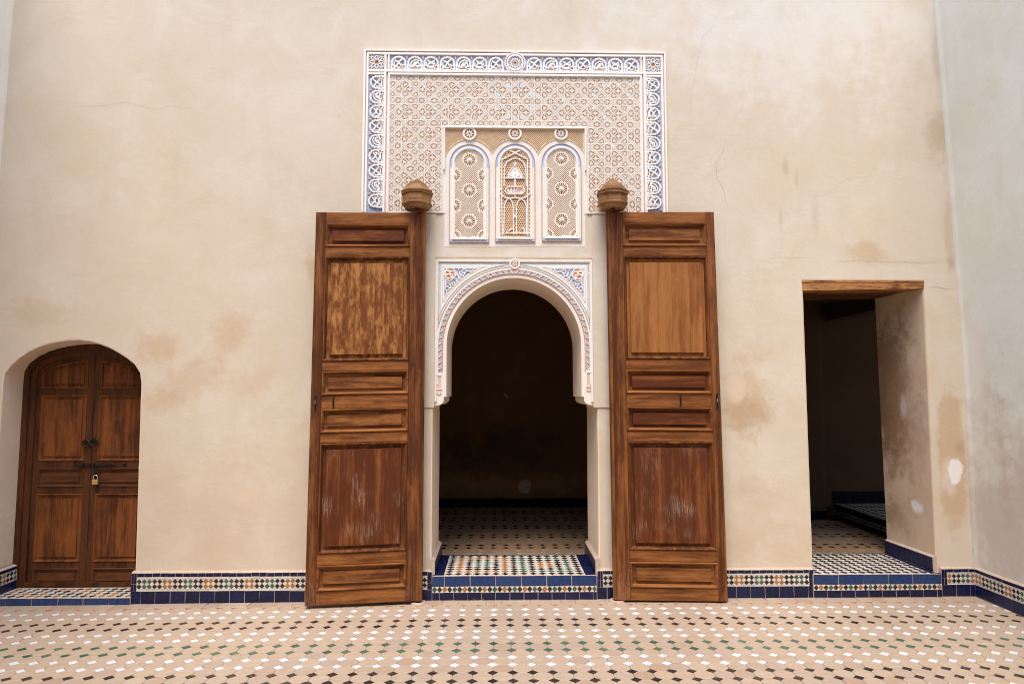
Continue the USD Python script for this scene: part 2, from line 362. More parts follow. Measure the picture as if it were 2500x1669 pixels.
# ---------------------------------------------------------------- openings of the tall wall, read off the photograph
TH = .60
def pxs(L, Y=0.): return np.array([at(a, b, Y) for a, b in L])
def resample(pts, n):
    p = np.asarray(pts, float); d = np.r_[0, np.cumsum(np.linalg.norm(np.diff(p, axis=0), axis=1))]
    t = np.linspace(0, d[-1], n); return np.c_[np.interp(t, d, p[:, 0]), np.interp(t, d, p[:, 1])]
def smoothpts(pts, k=3):
    p = np.asarray(pts, float)
    for _ in range(k):
        q = [p[0]]
        for a, b in zip(p[:-1], p[1:]): q += [a * .75 + b * .25, a * .25 + b * .75]
        q.append(p[-1]); p = np.array(q)
    return p
ZB = -.02
NY = .215                                    # niche depth to the door frame
arch_front = smoothpts(pxs([(9, 915), (27, 891), (62, 862), (111, 840), (178, 829.5), (223, 834), (268, 849), (312, 876), (335, 896), (343.8, 920)]), 2)
x_nr = at(333, 1200)[0]
niche_front = np.vstack([[[at(9, 915)[0] - .01, ZB]], arch_front, [[at(330, 1400)[0], ZB]]])
xl, xr = at(59, 918, NY)[0], at(343.8, 920)[0] + .03
zt = at(200, 840.5, NY)[1]; zs = at(59, 918, NY)[1]
cxn, hw = (xl + xr) / 2, (xr - xl) / 2
th = np.linspace(math.pi, 0, 25)
niche_back_arch = np.c_[cxn + hw * np.cos(th), zs + (zt - zs) * np.sin(th) ** .85]
niche_back = np.vstack([[[xl - .01, ZB]], niche_back_arch, [[xr + .005, ZB]]])
jl, jr = at(1056, 1100)[0], at(1459, 1100)[0]
SZ = at(63 + 1000, 1404)[1]                  # top of the threshold steps
STEP = .172
sx0, sz1 = at(1061, 632.4)[0], at(1250, 630)[1]; sx1 = at(1447.8, 627)[0]; sz0 = at(1250, 990)[1]
arch_hole = np.array([[jl, ZB], [jl, sz0], [sx0, sz0 + .002], [sx0, sz1], [sx1, sz1], [sx1, sz0 + .002], [jr, sz0], [jr, ZB]])
lz1 = at(2100, 685.8)[1]; lz0 = at(2100, 707)[1]
dl0, dr0 = at(1986, 1394)[0], at(2285, 1384)[0]; dl1, dr1 = at(1961.5, 709)[0], at(2253, 704)[0]
door_hole = np.array([[dl0, ZB], [dl1, lz1], [dr1, lz1], [dr0, ZB]])
XL, XR = -3.83, 3.573
WTOP, SIDE_TOP = 7.0, 6.0

def xright(z): return 3.573 - .087 * np.clip((np.asarray(z) - 1.6) / 2.85, 0, 1.3) ** 1.2
def xleft(z): return -3.835 + .067 * np.clip((np.asarray(z) - 1.6) / 2.9, 0, 1.3)

# ---------------------------------------------------------------- ground
ground = thing('ground', 'bare ground under and around the courtyard', 'ground', (0, 0, -.05), kind='structure')
put(ground, 'earth', trimesh.Trimesh([[-60, -60, -.05], [60, -60, -.05], [60, 60, -.05], [-60, 60, -.05]], [[0, 1, 2], [0, 2, 3]]), 'court_plaster')

PT = .10806
HD = .288 * PT
def fz(x): return -.004 + .0035 * np.clip(x + .3, -3.4, 0) * 1.6 + .0012 * np.clip(x, 0, 4)
def octagon_floor(parent, x_ref, y_ref, cols, rows, zf, colour, edge=None, limit=290, seed=1, base='terracotta'):
    """octagons with small diamond insets on a square grid; colour(row) is the inset's colour; rows run away from the camera"""
    rng = random.Random(seed); todo = {}
    U, V, N = np.array([1., 0, 0]), np.array([0, 1., 0]), np.array([0, 0, 1.])
    def queue(name, mat, poly):
        poly = np.asarray(poly); c = poly.mean(0)
        j = lambda k: rng.uniform(-k, k)
        frame = (np.array([0, 0, zf(c[0]) + j(.0007)]), U, V, N)
        m = tile(poly, frame, 0.0, .0012, -.012, (j(.004), j(.004)))
        s = seen([c[0], c[1], zf(c[0])]); vis = s is not None and -40 < s[0] < 2540 and s[1] < 1700
        todo.setdefault((name, mat), []).append((0 if vis else 1, math.hypot(c[0], c[1] + DIST), m))
    h, e = HD, .0010
    o8 = lambda cx, cy: [(cx + a, cy + b) for a, b in ((PT/2-e, -(PT/2-h)+e*.4), (PT/2-e, PT/2-h-e*.4), (PT/2-h-e*.4, PT/2-e), (-(PT/2-h)+e*.4, PT/2-e), (-PT/2+e, PT/2-h-e*.4), (-PT/2+e, -(PT/2-h)+e*.4), (-(PT/2-h)+e*.4, -PT/2+e), (PT/2-h-e*.4, -PT/2+e))]
    for j in rows:
        for i in cols:
            x, y = x_ref + i * PT, y_ref + j * PT
            p8 = Polygon(o8(x + PT / 2, y + PT / 2)); k = h * rng.uniform(.91, 1.02) - e
            jx, jy = rng.uniform(-.002, .002), rng.uniform(-.002, .002)
            p4 = Polygon([(x + jx + k, y + jy), (x + jx, y + jy + k), (x + jx - k, y + jy), (x + jx, y + jy - k)])
            if rng.random() < .16 and colour(j) != 'white':
                p4 = p4.intersection(Polygon([(x - .03, y - .03), (x + .03, y - .03), (x + .03, y + .012), (x + .006, y + .008), (x - .03, y + .03)])).convex_hull
            for nm, mt, pp in (('octagon_tile', base, p8), (f'{colour(j)}_diamond_tile', (f'floor_{colour(j)}' if base == 'terracotta' else 'inner_' + ('white_' if colour(j) == 'white' else '') + 'glaze'), p4)):
                if edge is not None: pp = pp.intersection(edge)
                for q in polys(pp):
                    if q.area > 1e-5: queue(nm, mt, list(q.exterior.coords)[:-1])
    for (nm, mt), L in todo.items():
        L.sort(key=lambda t: t[:2])
        for t in L[:limit]: put(parent, nm, t[2], mt)
        if len(L) > limit: put(parent, nm + '_field', cat([t[2] for t in L[limit:]]), mt, kind='stuff')

floor = thing('courtyard_floor', 'pale terracotta octagon paving with rows of white, black and green diamond insets', 'floor', (0, -3, 0), kind='structure')
xs = np.linspace(XL - .3, XR + .3, 40); ys = [-14, -4.2, .3]
v = np.array([[x, y, fz(x) - .006] for y in ys for x in xs]); n = len(xs)
put(floor, 'bedding', trimesh.Trimesh(v, [t for k in range(2) for i in range(n - 1) for t in ([k*n+i, k*n+i+1, (k+1)*n+i+1], [k*n+i, (k+1)*n+i+1, (k+1)*n+i])], process=False), 'floor_grout')
def gnd(px, py, z=0.):
    r = ray(px, py); t = (z - EYE) / r[2]; return np.array([t * r[0], -DIST + t * r[1]])
xr0, yr0 = gnd(1206.1, 1485.4)               # an inset of the first white row
SEQ = ['orange', 'white', 'white', 'black', 'black', 'white', 'white', 'green', 'green']
def fcol(j):
    k = -j + 1                                # 0 = the half row by the wall
    return 'orange' if k <= 0 else ['white', 'white', 'black', 'black', 'white', 'white', 'green', 'green'][(k - 1) % 8]
BASEY = -.055
border_y = yr0 + PT                           # the line of half insets along the wall
edge = sbox(float(xleft(0)) + .002, -20, float(xright(0)) - .03, border_y)
octagon_floor(floor, xr0, yr0, range(-37, 34), range(-21, 2), fz, fcol, edge)
rng = random.Random(5); x = -3.82
while x < 3.54:                               # border stones between the insets and the wall
    w = PT * rng.uniform(.9, 1.08); x2 = min(x + w, 3.545)
    s = rng.uniform(-.006, .006)
    put(floor, 'border_tile', tile([(x + .001, border_y + .002), (x2 - .001, border_y + .002), (x2 - .001 + s, -.03), (x + .001 + s, -.03)], (np.array([0, 0, fz(x) + rng.uniform(0, .001)]), np.array([1., 0, 0]), np.array([0, 1., 0]), np.array([0, 0, 1.])), 0, .0015, -.012), 'terracotta')
    x = x2

# ---------------------------------------------------------------- walls
def offset_ring(p, d):
    q = Polygon(p); s = q.exterior.is_ccw
    n = len(p); out = []
    for i in range(n):
        a, b, c = p[i - 1], p[i], p[(i + 1) % n]
        t1 = (b - a) / (np.linalg.norm(b - a) + 1e-9); t2 = (c - b) / (np.linalg.norm(c - b) + 1e-9)
        n1, n2 = np.array([t1[1], -t1[0]]), np.array([t2[1], -t2[0]])
        m = n1 + n2; m /= max(np.linalg.norm(m), .3) ; m = m / max(np.dot(m, n1), .4)
        out.append(b + m * d * (1 if s else -1))
    return np.array(out)
def r3(p, y): return np.c_[p[:, 0], np.full(len(p), y), p[:, 1]]
def reveal(front, back, depth, r=.012):
    rings = [r3(offset_ring(front, r), 0.0), r3(offset_ring(front, r * .3), r * .3), r3(front, r), r3(back, depth)]
    ccw = Polygon(front).exterior.is_ccw
    return loft(rings, True, flip=not ccw), Polygon(rings[0][:, [0, 2]])
nf, nb = resample(niche_front, 60), resample(niche_back, 60)
nf[0], nf[-1], nb[0], nb[-1] = niche_front[0], niche_front[-1], niche_back[0], niche_back[-1]
rv_n, h_n = reveal(nf, nb, NY + .06)
jb = arch_hole.copy(); rv_a, h_a = reveal(arch_hole, jb, TH, .010)
db = np.array([[dl0 + .01, ZB], [dl1 + .01, lz1 + .004], [dr1 - .01, lz1 + .004], [dr0 - .0, ZB]])
db[2][0] = at(2136, 732, TH)[0]; db[3][0] = at(2167, 1325, TH)[0]
rv_d, h_d = reveal(door_hole, db, TH, .012)
zz = np.linspace(-.1, WTOP, 15)
outline = Polygon(np.vstack([np.c_[xright(zz) + .05, zz], np.c_[xleft(zz) - .05, zz][::-1]]))
wall = thing('tall_plaster_wall', 'tall cream plaster wall with an arch and two doorways, tiled along its foot', 'wall', (0, 0, 0))
face = outline.difference(unary_union([h_n, h_a, h_d]))
rooms_hole = outline.difference(unary_union([Polygon(arch_hole), Polygon(db)]))
back_face = sheet(rooms_hole, TH); back_face.invert()
top = bx(-3.9, 3.65, .001, TH + .2, WTOP - .02, WTOP + .1)
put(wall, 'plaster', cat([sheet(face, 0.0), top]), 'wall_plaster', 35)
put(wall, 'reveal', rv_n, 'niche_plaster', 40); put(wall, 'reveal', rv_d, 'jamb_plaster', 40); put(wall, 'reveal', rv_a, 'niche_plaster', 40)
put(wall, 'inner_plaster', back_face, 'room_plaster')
put(wall, 'niche_backing', bx(xl - .3, xr + .3, NY + .10, NY + .14, ZB, 2.6), 'beam_wood')

def crack(parent, pts, w=.0022, Y=-.0012, seed=0, jag=.006):
    rng = np.random.default_rng(seed); p = resample(pxs(pts), 60); p = p + rng.normal(0, jag * .45, p.shape); p = (p + np.roll(p, 1, 0)) / 2; p = p[1:]
    t = np.gradient(p, axis=0); t /= np.linalg.norm(t, axis=1, keepdims=True); nn = np.c_[-t[:, 1], t[:, 0]]
    ww = w * rng.uniform(.35, 1.0, (len(p), 1)) * np.sin(np.linspace(.1, 3.0, len(p)))[:, None]
    a, b = p + nn * ww / 2, p - nn * ww / 2
    m = loft([r3(a, Y), r3(b, Y)], False)
    if m.face_normals[:, 1].mean() > 0: m.invert()
    put(parent, 'crack', m, 'crack')
for a_, b_ in ((1024, 1061.5), (1447.5, 1496)):
    m = ext(sbox(at(a_, 800)[0], at(1250, 994)[1], at(b_, 800)[0], at(1250, 524)[1]), -.008, .004)
    put(wall, 'whitewashed_strip', m, 'wall_plaster')
crack(wall, [(1740, 20), (1748, 60), (1715, 90), (1700, 160), (1690, 230), (1680, 300)], .0018, seed=1)
crack(wall, [(1772, 330), (1765, 370), (1748, 400), (1748, 430), (1765, 460), (1775, 500), (1785, 520)], .0030, seed=2)
crack(wall, [(2256, 702), (2290, 700), (2310, 706), (2338, 704)], .0035, seed=3)
crack(wall, [(60, 270), (130, 255), (220, 262), (310, 250), (380, 268), (420, 258), (480, 266), (560, 245)], .0014, seed=4)
crack(wall, [(0, 545), (70, 530), (120, 490), (180, 450)], .0012, seed=5)
crack(wall, [(1830, 640), (1900, 628), (2010, 630)], .0015, seed=6)
crack(wall, [(1960, 475), (2010, 480), (2060, 440), (2110, 432), (2150, 470)], .0012, seed=7)
crack(wall, [(2010, 640), (2100, 636), (2240, 642), (2330, 636)], .0022, seed=8)

# skirting of glazed tiles
def frame_wall(x, z, y): return (np.array([x, y, z]), np.array([1., 0, 0]), np.array([0, 0, 1.]), np.array([0, -1., 0]))
def frame_gen(o, U, V, N): return tuple(np.array(a, float) for a in (o, U, V, N))
rt = random.Random(77)
def tput(parent, poly, fr, mat, name, h=.003, bev=.0009):
    q_ = np.asarray(poly, float); c_ = q_.mean(0); a_ = rt.gauss(0, .010); ca, sa = math.cos(a_), math.sin(a_)
    poly = c_ + (q_ - c_) @ np.array([[ca, sa], [-sa, ca]]) * rt.uniform(.982, 1.0) + [rt.gauss(0, .0005), rt.gauss(0, .0006)]
    t = tile(poly, fr, h + rt.uniform(-.0006, .0009), bev, -.002, (rt.uniform(-.012, .012), rt.uniform(-.012, .012))); put(parent, name, t, mat)
def rect_row(parent, fr, u0, u1, v0, v1, w, mat, name, off=0., gap=.0014):
    u = u0 + off if off > 0 else u0
    cuts = [u0] + ([u] if off > .004 else [])
    while u + w * 1.25 < u1: u += w * rt.uniform(.98, 1.02); cuts.append(u)
    cuts.append(u1)
    for a, b in zip(cuts[:-1], cuts[1:]):
        if b - a > .008: tput(parent, [(a + gap, v0 + gap), (b - gap, v0 + gap), (b - gap, v1 - gap), (a + gap, v1 - gap)], fr, mat, name)
COLS = {'k': 'black', 'g': 'green', 'o': 'orange', 'w': 'white'}
def checker(parent, fr, u0, u1, v0, v1, nu, nv, colour, gap=.0009, dim=False):
    """squares set on their points: nu by nv coloured ones with white ones between"""
    pu, pv = (u1 - u0) / nu, (v1 - v0) / nv; R = sbox(u0 + gap, v0 + gap, u1 - gap, v1 - gap)
    for i in range(nu + 1):
        for j in range(nv + 1):
            for half in (0, 1):
                cu, cv = u0 + (i + .5 * half) * pu, v0 + (j + .5 * half) * pv
                if half and (i == nu or j == nv): continue
                k = 'w' if not half else colour(i, j)
                a, b = pu / 2 - gap * 1.2, pv / 2 - gap * 1.2
                q = Polygon([(cu + a, cv), (cu, cv + b), (cu - a, cv), (cu, cv - b)]).intersection(R)
                for s in polys(q):
                    if s.area > 2e-6: tput(parent, list(s.exterior.coords)[:-1], fr, ('inner_white_glaze' if k == 'w' else 'inner_glaze') if dim else COLS[k] + '_glaze', COLS[k] + '_diamond_tile', .003, .0007)
S8 = 'kggkkook'
def skirting(parent, fr, length, seq=S8, start=0, ends=(True, True), z0=0., total=.205):
    """blue squares below, two rows of diamonds, small blue tiles on top"""
    a, b, c = z0 + .42 * total, z0 + .875 * total, z0 + total
    u0, u1 = 0., length
    ew = .034
    if ends[0]: 
        for v0_, v1_ in ((a, a + .05), (a + .05, c)): rect_row(parent, fr, u0, u0 + ew * .6, v0_, v1_, 1, 'blue_glaze', 'blue_tile'); rect_row(parent, fr, u0 + ew * .6, u0 + ew * 1.2, v0_, v1_, 1, 'blue_glaze', 'blue_tile')
        ul = u0 + ew * 1.2
    else: ul = u0
    if ends[1]:
        for v0_, v1_ in ((a, a + .05), (a + .05, c)): rect_row(parent, fr, u1 - ew, u1, v0_, v1_, 1, 'blue_glaze', 'blue_tile')
        ur = u1 - ew
    else: ur = u1
    rect_row(parent, fr, u0, u1, z0, a, .107, 'blue_glaze', 'blue_tile', .07 if length > .4 else 0)
    nu = max(1, round((ur - ul) / .0370))
    mg = (b - a - .0715) / 2
    checker(parent, fr, ul, ur, a + mg, b - mg, nu, 2, lambda i, j: seq[(i + start) % len(seq)])
    for v0_, v1_ in ((a, a + mg), (b - mg, b)): rect_row(parent, fr, ul, ur, v0_, v1_, .074, 'white_glaze', 'white_strip_tile', gap=.0006)
    rect_row(parent, fr, ul, ur, b, c, .055, 'blue_glaze', 'blue_tile')
SKY_ = -.026                                  # face of the skirting bed
def bed(parent, x0, x1, top=.205, y=-.026, zb=-.03):
    m = loft([np.array([[x0, .004, top + .012], [x1, .004, top + .012]]), np.array([[x0, y + .006, top + .004], [x1, y + .006, top + .004]]), np.array([[x0, y, top - .002], [x1, y, top - .002]]), np.array([[x0, y, zb], [x1, y, zb]])], False)
    if m.face_normals[-1][1] > 0: m.invert()
    ends = [trimesh.Trimesh([[x, .004, top + .012], [x, y + .006, top + .004], [x, y, top - .002], [x, y, zb], [x, .004, zb]], [[0, 1, 2], [0, 2, 3], [0, 3, 4]] if x == x0 else [[2, 1, 0], [3, 2, 0], [4, 3, 0]], process=False) for x in (x0, x1)]
    put(parent, 'skirting_bed', cat([m] + ends), 'grout')
sk_l0, sk_l1 = at(318.5, 1440, -.03)[0], at(1054, 1440, -.03)[0]
sk_r0, sk_r1 = at(1459, 1440, -.03)[0], at(1987, 1420, -.03)[0]
sk_q0, sk_q1 = at(2300, 1420, -.03)[0], 3.545
for x0, x1, seq, st, zb, ends in ((sk_l0, sk_l1, 'kggkkook', 0, -.022, (True, True)), (sk_r0, sk_r1, 'kookkggk', 7, -.004, (True, True)), (sk_q0, sk_q1, 'okkgg', 0, .002, (True, False))):
    bed(wall, x0, x1, .200)
    skirting(wall, frame_wall(x0, 0, SKY_), x1 - x0, seq, st, ends, zb, .200 - zb)

# left reveal skirting of the niche (tiles turning into the niche)
yl0, yl1 = .0, NY - .01
frn = frame_gen([xl - .12, 0, 0], [(xl - at(9, 915)[0] + .0) / (NY), 1, 0], [0, 0, 1], [1, -.2, 0])
a0 = np.array([at(9, 1000)[0] - .005, -.02, 0]); a1 = np.array([xl + .004, NY - .005, 0])
Ud = (a1 - a0) / np.linalg.norm(a1 - a0); Nd = np.array([Ud[1], -Ud[0], 0])
if Nd[0] < 0: Nd = -Nd
L = np.linalg.norm(a1 - a0)
frn = (a0 + Nd * .022, Ud, np.array([0, 0, 1.]), Nd)
m = loft([np.array([a0 + Nd * .0 + [0, 0, .212], a1 + [0, 0, .212]]), np.array([a0 + Nd * .022 + [0, 0, .202], a1 + Nd * .022 + [0, 0, .202]]), np.array([a0 + Nd * .022, a1 + Nd * .022])], False)
put(wall, 'skirting_bed', m, 'grout')
skirting(wall, frn, L, 'kgok', 0, (False, False), .02, .18)

# side walls
def side_wall(name, label, xf, mat, sgn):
    w = thing(name, label, 'wall', (sgn * 3.6, -6, 0))
    zz = np.linspace(-.1, SIDE_TOP, 24); yy = np.array([.2, 0, -.02, -.06, -1, -2, -4, -11.0])
    fil = np.array([.0, .0, .0, .0, 0, 0, 0, 0])
    ring = [np.c_[xf(zz) - sgn * np.where(yi > -.05, .018 * np.clip((yi + .06) / .06, 0, 1) ** 2, 0), np.full(len(zz), yi), zz] for yi in yy]
    m = loft(ring, False)
    if m.face_normals[:, 0].mean() * sgn > 0: m.invert()
    thick = bx(min(sgn * 3.9, sgn * 4.3), max(sgn * 3.9, sgn * 4.3), -11.4, .2, -.1, SIDE_TOP) 
    put(w, 'plaster', cat([m, thick]), mat, 30)
    return w
rw = side_wall('side_wall', 'smooth greyish plaster wall at the right edge, meeting the tall wall in a stained corner', xright, 'side_plaster', 1)
lw = side_wall('side_wall', 'cream plaster wall just showing at the upper left edge', xleft, 'left_plaster', -1)
ow = thing('courtyard_end_wall', 'plaster wall closing the courtyard behind the viewer', 'wall', (0, -11, 0))
put(ow, 'plaster', bx(-4.3, 4.3, -11.4, -11.0, -.1, 8.2), 'court_plaster')
# skirting of the right wall
X0 = float(xright(0)); LR = 2.2
frr = frame_gen([X0 - .026, -.03, 0], [0, -1, 0], [0, 0, 1], [-1, 0, 0])
m = loft([np.array([[X0 + .004, .0, .212], [X0 + .004, -LR, .212]]), np.array([[X0 - .02, .0, .204], [X0 - .02, -LR, .204]]), np.array([[X0 - .026, 0, .198], [X0 - .026, -LR, .198]]), np.array([[X0 - .026, 0, -.03], [X0 - .026, -LR, -.03]])], False)
if m.face_normals[-1][0] > 0: m.invert()
put(rw, 'skirting_bed', m, 'grout')
skirting(rw, frr, LR - .03, 'ookkgk' + 'gk', 0, (False, False), .003, .197)

# ---------------------------------------------------------------- threshold steps
def step_riser(parent, fr, W, top, z0, big, small, nd, seq, off):
    a, b = z0 + .31 * (top - z0), z0 + .565 * (top - z0)
    rect_row(parent, fr, 0, W, z0, a, small, 'blue_glaze', 'blue_tile', off * .6)
    checker(parent, fr, 0, W, a, b, nd, 1, lambda i, j: seq[i % len(seq)])
    rect_row(parent, fr, 0, W, b, top, big, 'bright_blue_glaze', 'riser_tile', off)
def step_top(parent, z, x0, x1, y0, y1, xb0, xb1, nu, nv, colour, border, mats=('bright_blue_glaze', 'blue_glaze')):
    """diamonds on the tread between blue border tiles"""
    fr = frame_gen([0, 0, z], [1, 0, 0], [0, 1, 0], [0, 0, 1])
    bl, br, bb = border
    xa, xb_ = x0 + bl, x1 - br
    checker(parent, fr, xa, xb_, y0 + .012, y1 - bb, nu, nv, colour)
    n = 6
    for k in range(n):
        v0, v1 = y0 + .012 + (y1 - y0 - .012) * k / n, y0 + .012 + (y1 - y0 - .012) * (k + 1) / n
        if bl > .02: rect_row(parent, fr, x0, x0 + bl, v0, v1, 1, mats[1], 'border_tile')
        if br > .02: rect_row(parent, fr, x1 - br, x1, v0, v1, 1, mats[1], 'border_tile')
    if bb > .015: rect_row(parent, fr, xa, xb_, y1 - bb, y1, .12, mats[1], 'border_tile')
FY = -.042
# arch step
ax0, ax1 = at(1055, 1440, FY)[0], at(1457.5, 1440, FY)[0]
s1 = thing('tiled_step', 'blue tiled step under the central arch, its tread of coloured diamonds on white', 'step', ((ax0 + ax1) / 2, 0, 0), group=None)
put(s1, 'body', bx(ax0, ax1, FY, TH, -.03, STEP), 'grout')
step_riser(s1, frame_wall(ax0, 0, FY), ax1 - ax0, STEP, 0.0, .185, .102, 33, 'gkok', .09)
rows_c = ['kokkkkokgkkkkkk', 'kokkkkokgkkkkkk']
def acol(i, j):
    if j == 0 or j == 8: return 'k'
    if j == 1: return 'kooooo okggggggk'.replace(' ', '')[i] if i < 15 else 'k'
    if j == 7: return 'gooooookgkkggkk'[i]
    base = 'kokggkokgkookgk'[i]
    if i in (3, 4) and j not in (3, 4, 5): base = 'k'
    if i in (10, 11) and j not in (3, 4, 5): base = 'k'
    return base
step_top(s1, STEP, ax0, ax1, FY, TH, ax0, ax1, 15, 9, acol, (.085, .085, .03))
# side skirtings of the arch reveal, above the tread
for sx, sg in ((jl, 1), (jr, -1)):
    o = [sx + sg * .028, 0 if sg > 0 else TH, 0]
    fr = frame_gen([sx + sg * .026, .0, STEP], [0, 1, 0], [0, 0, 1], [sg, 0, 0])
    prof = np.array([[sx - sg * .004, STEP + .125], [sx + sg * .02, STEP + .108], [sx + sg * .026, STEP + .10], [sx + sg * .026, STEP - .02]])
    m = loft([np.c_[prof[:, 0], np.full(4, yy_), prof[:, 1]] for yy_ in (-.02, TH)], False)
    if m.face_normals[-1][0] * sg < 0: m.invert()
    cp = np.vstack([prof, [[sx - sg * .004, STEP - .02]]]); cap_ = sheet(Polygon(cp), -.02)
    put(wall, 'skirting_bed', cat([m, cap_]), 'grout')
    rect_row(wall, fr, -.01, TH, 0.003, .10, .10, 'blue_glaze', 'blue_tile')
# right doorway step
rx0, rx1 = at(1986.5, 1440, FY)[0], at(2299.5, 1440, FY)[0]
s2 = thing('tiled_step', 'blue tiled step of the square doorway at right, its tread of black and white checks', 'step', ((rx0 + rx1) / 2, 0, 0))
put(s2, 'body', bx(rx0, rx1, FY, TH, -.03, STEP - .004), 'grout')
step_riser(s2, frame_wall(rx0, 0, FY), rx1 - rx0, STEP - .004, 0.002, .185, .102, 26, 'kokg', .0)
fr2 = frame_gen([0, 0, STEP - .004], [1, 0, 0], [0, 1, 0], [0, 0, 1])
step_top(s2, STEP - .004, rx0 + .01, dr0 - .015, FY, TH, 0, 0, 13, 9, lambda i, j: 'k', (.012, .05, .02), ('blue_glaze', 'blue_glaze'))
rect_row(s2, fr2, dr0 - .012, rx1, FY + .002, .0 - .012, 1, 'blue_glaze', 'border_tile')
# tall blue tiles along the right reveal
p0, p1 = np.array([dr0 - .022, -.0, STEP]), np.array([db[3][0] - .022, TH, STEP])
Ud = (p1 - p0) / np.linalg.norm(p1 - p0); Nd = np.array([-Ud[1], Ud[0], 0])
if Nd[0] > 0: Nd = -Nd
cap_ = sheet(sbox(p0[0], STEP - .02, p0[0] + .03, STEP + .108).union(Polygon([(p0[0], STEP + .108), (p0[0] + .03, STEP + .108), (p0[0] + .03, STEP + .122)])), -.0005)
put(wall, 'skirting_bed', cap_, 'grout')
put(wall, 'skirting_bed', loft([np.array([p0 + [.03, 0, .122], p1 + [.03, 0, .122]]), np.array([p0 + [0, 0, .108], p1 + [0, 0, .108]]), np.array([p0 - [0, 0, .02], p1 - [0, 0, .02]])], False), 'grout')
rect_row(wall, (p0, Ud, np.array([0, 0, 1.]), Nd), .0, np.linalg.norm(p1 - p0), .003, .105, .105, 'blue_glaze', 'blue_tile')
# niche step
nx0, nx1 = -3.82, at(318, 1465, -.04)[0]
NZ = .030
s3 = thing('tiled_step', 'low blue edged step before the arched wooden door at left, with diamond tread', 'step', ((nx0 + nx1) / 2, 0, 0))
put(s3, 'body', bx(nx0, nx1, FY, NY + .06, -.06, NZ), 'grout')
rect_row(s3, frame_wall(nx0, 0, FY), 0, nx1 - nx0, -.022, NZ, .182, 'bright_blue_glaze', 'riser_tile', .1)
step_top(s3, NZ, nx0, nx1, FY, NY, 0, 0, 18, 4, lambda i, j: 'koggkkoo'[(i + 2 * j) % 8], (0, 0, .012))

# ---------------------------------------------------------------- rooms behind the openings
room = thing('arch_room', 'dark bare room seen through the central arch', 'room', (0, 2, STEP))
YB = 2.98
def quad(a, b, c, d): return trimesh.Trimesh([a, b, c, d], [[0, 1, 2], [0, 2, 3]], process=False)
x0, x1, zc = -2.2, 2.25, 3.9
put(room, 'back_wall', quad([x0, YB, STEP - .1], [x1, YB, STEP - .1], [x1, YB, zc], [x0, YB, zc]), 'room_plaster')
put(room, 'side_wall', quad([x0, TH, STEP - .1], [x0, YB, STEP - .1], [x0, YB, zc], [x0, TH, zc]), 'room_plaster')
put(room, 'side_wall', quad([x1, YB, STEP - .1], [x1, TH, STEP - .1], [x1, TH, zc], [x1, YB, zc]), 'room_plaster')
put(room, 'ceiling', bx(x0 - .1, x1 + .1, TH + .0, YB + .1, zc, zc + .2), 'beam_wood')
rng = np.random.default_rng(3)
pc = at(1281, 1187, YB); an = np.linspace(0, 2 * np.pi, 22)[:-1]
put(room, 'plaster_patch', ext(Polygon(np.c_[pc[0] + .085 * np.cos(an) * rng.uniform(.8, 1.1, 21), pc[1] + .08 * np.sin(an) * rng.uniform(.85, 1.1, 21)]), YB - .006, YB + .01), 'patch_plaster', label='pale round repair patch low on the dark back wall')
pc = at(1235, 966, YB)
put(room, 'plaster_patch', ext(Polygon([(pc[0] - .03, pc[1] + .03), (pc[0] - .015, pc[1] + .032), (pc[0] + .026, pc[1] - .012), (pc[0] + .02, pc[1] - .03), (pc[0] - .005, pc[1] - .005)]), YB - .006, YB + .01), 'patch_plaster', label='small pale chip in the dark back wall')
frb = frame_wall(x0, STEP, YB - .02)
put(room, 'skirting_bed', bx(x0, x1, YB - .02, YB, STEP - .05, STEP + .105), 'dim_grout')
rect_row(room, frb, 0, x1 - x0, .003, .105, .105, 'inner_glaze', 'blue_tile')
rf = thing('arch_room_floor', 'dim octagon paved floor of the room behind the arch', 'floor', (0, 2, STEP), kind='structure')
put(rf, 'bedding', quad([x0, TH, STEP - .010], [x1, TH, STEP - .010], [x1, YB, STEP - .010], [x0, YB, STEP - .010]), 'floor_grout')
xi, yi = gnd(1000 + 737 / 4.25, 1300 + 185 / 4.25, STEP - .004)
def icol(j): return ['white', 'black', 'black', 'white'][j % 4]
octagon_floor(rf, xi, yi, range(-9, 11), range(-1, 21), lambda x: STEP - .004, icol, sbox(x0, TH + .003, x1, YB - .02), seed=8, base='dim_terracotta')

r2 = thing('side_room', 'dark room with a tiled platform, seen through the square doorway', 'room', (3.5, 1.5, STEP))
x0, x1, zc, YC, XP = 2.30, 5.6, 2.75, 2.13, 3.58
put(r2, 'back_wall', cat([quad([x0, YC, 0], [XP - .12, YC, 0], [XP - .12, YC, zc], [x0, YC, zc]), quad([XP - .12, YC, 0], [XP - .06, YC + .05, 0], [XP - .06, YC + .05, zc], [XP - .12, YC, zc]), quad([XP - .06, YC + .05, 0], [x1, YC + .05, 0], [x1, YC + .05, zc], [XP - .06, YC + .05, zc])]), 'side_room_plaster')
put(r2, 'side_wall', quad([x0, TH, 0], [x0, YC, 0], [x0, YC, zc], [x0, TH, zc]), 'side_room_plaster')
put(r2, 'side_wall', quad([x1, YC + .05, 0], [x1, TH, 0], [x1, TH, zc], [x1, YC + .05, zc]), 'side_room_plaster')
put(r2, 'ceiling', bx(x0 - .04, x1, TH, YC + .1, zc, zc + .2), 'beam_wood')
put(r2, 'beam', bx(XP, XP + .18, TH + .02, YC + .04, 2.29, 2.47), 'beam_wood')
put(r2, 'skirting_bed', bx(x0, XP - .1, YC - .02, YC, STEP - .05, STEP + .10), 'dim_grout')
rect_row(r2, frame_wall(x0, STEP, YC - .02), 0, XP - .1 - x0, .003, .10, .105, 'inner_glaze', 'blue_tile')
PZ = STEP + .16
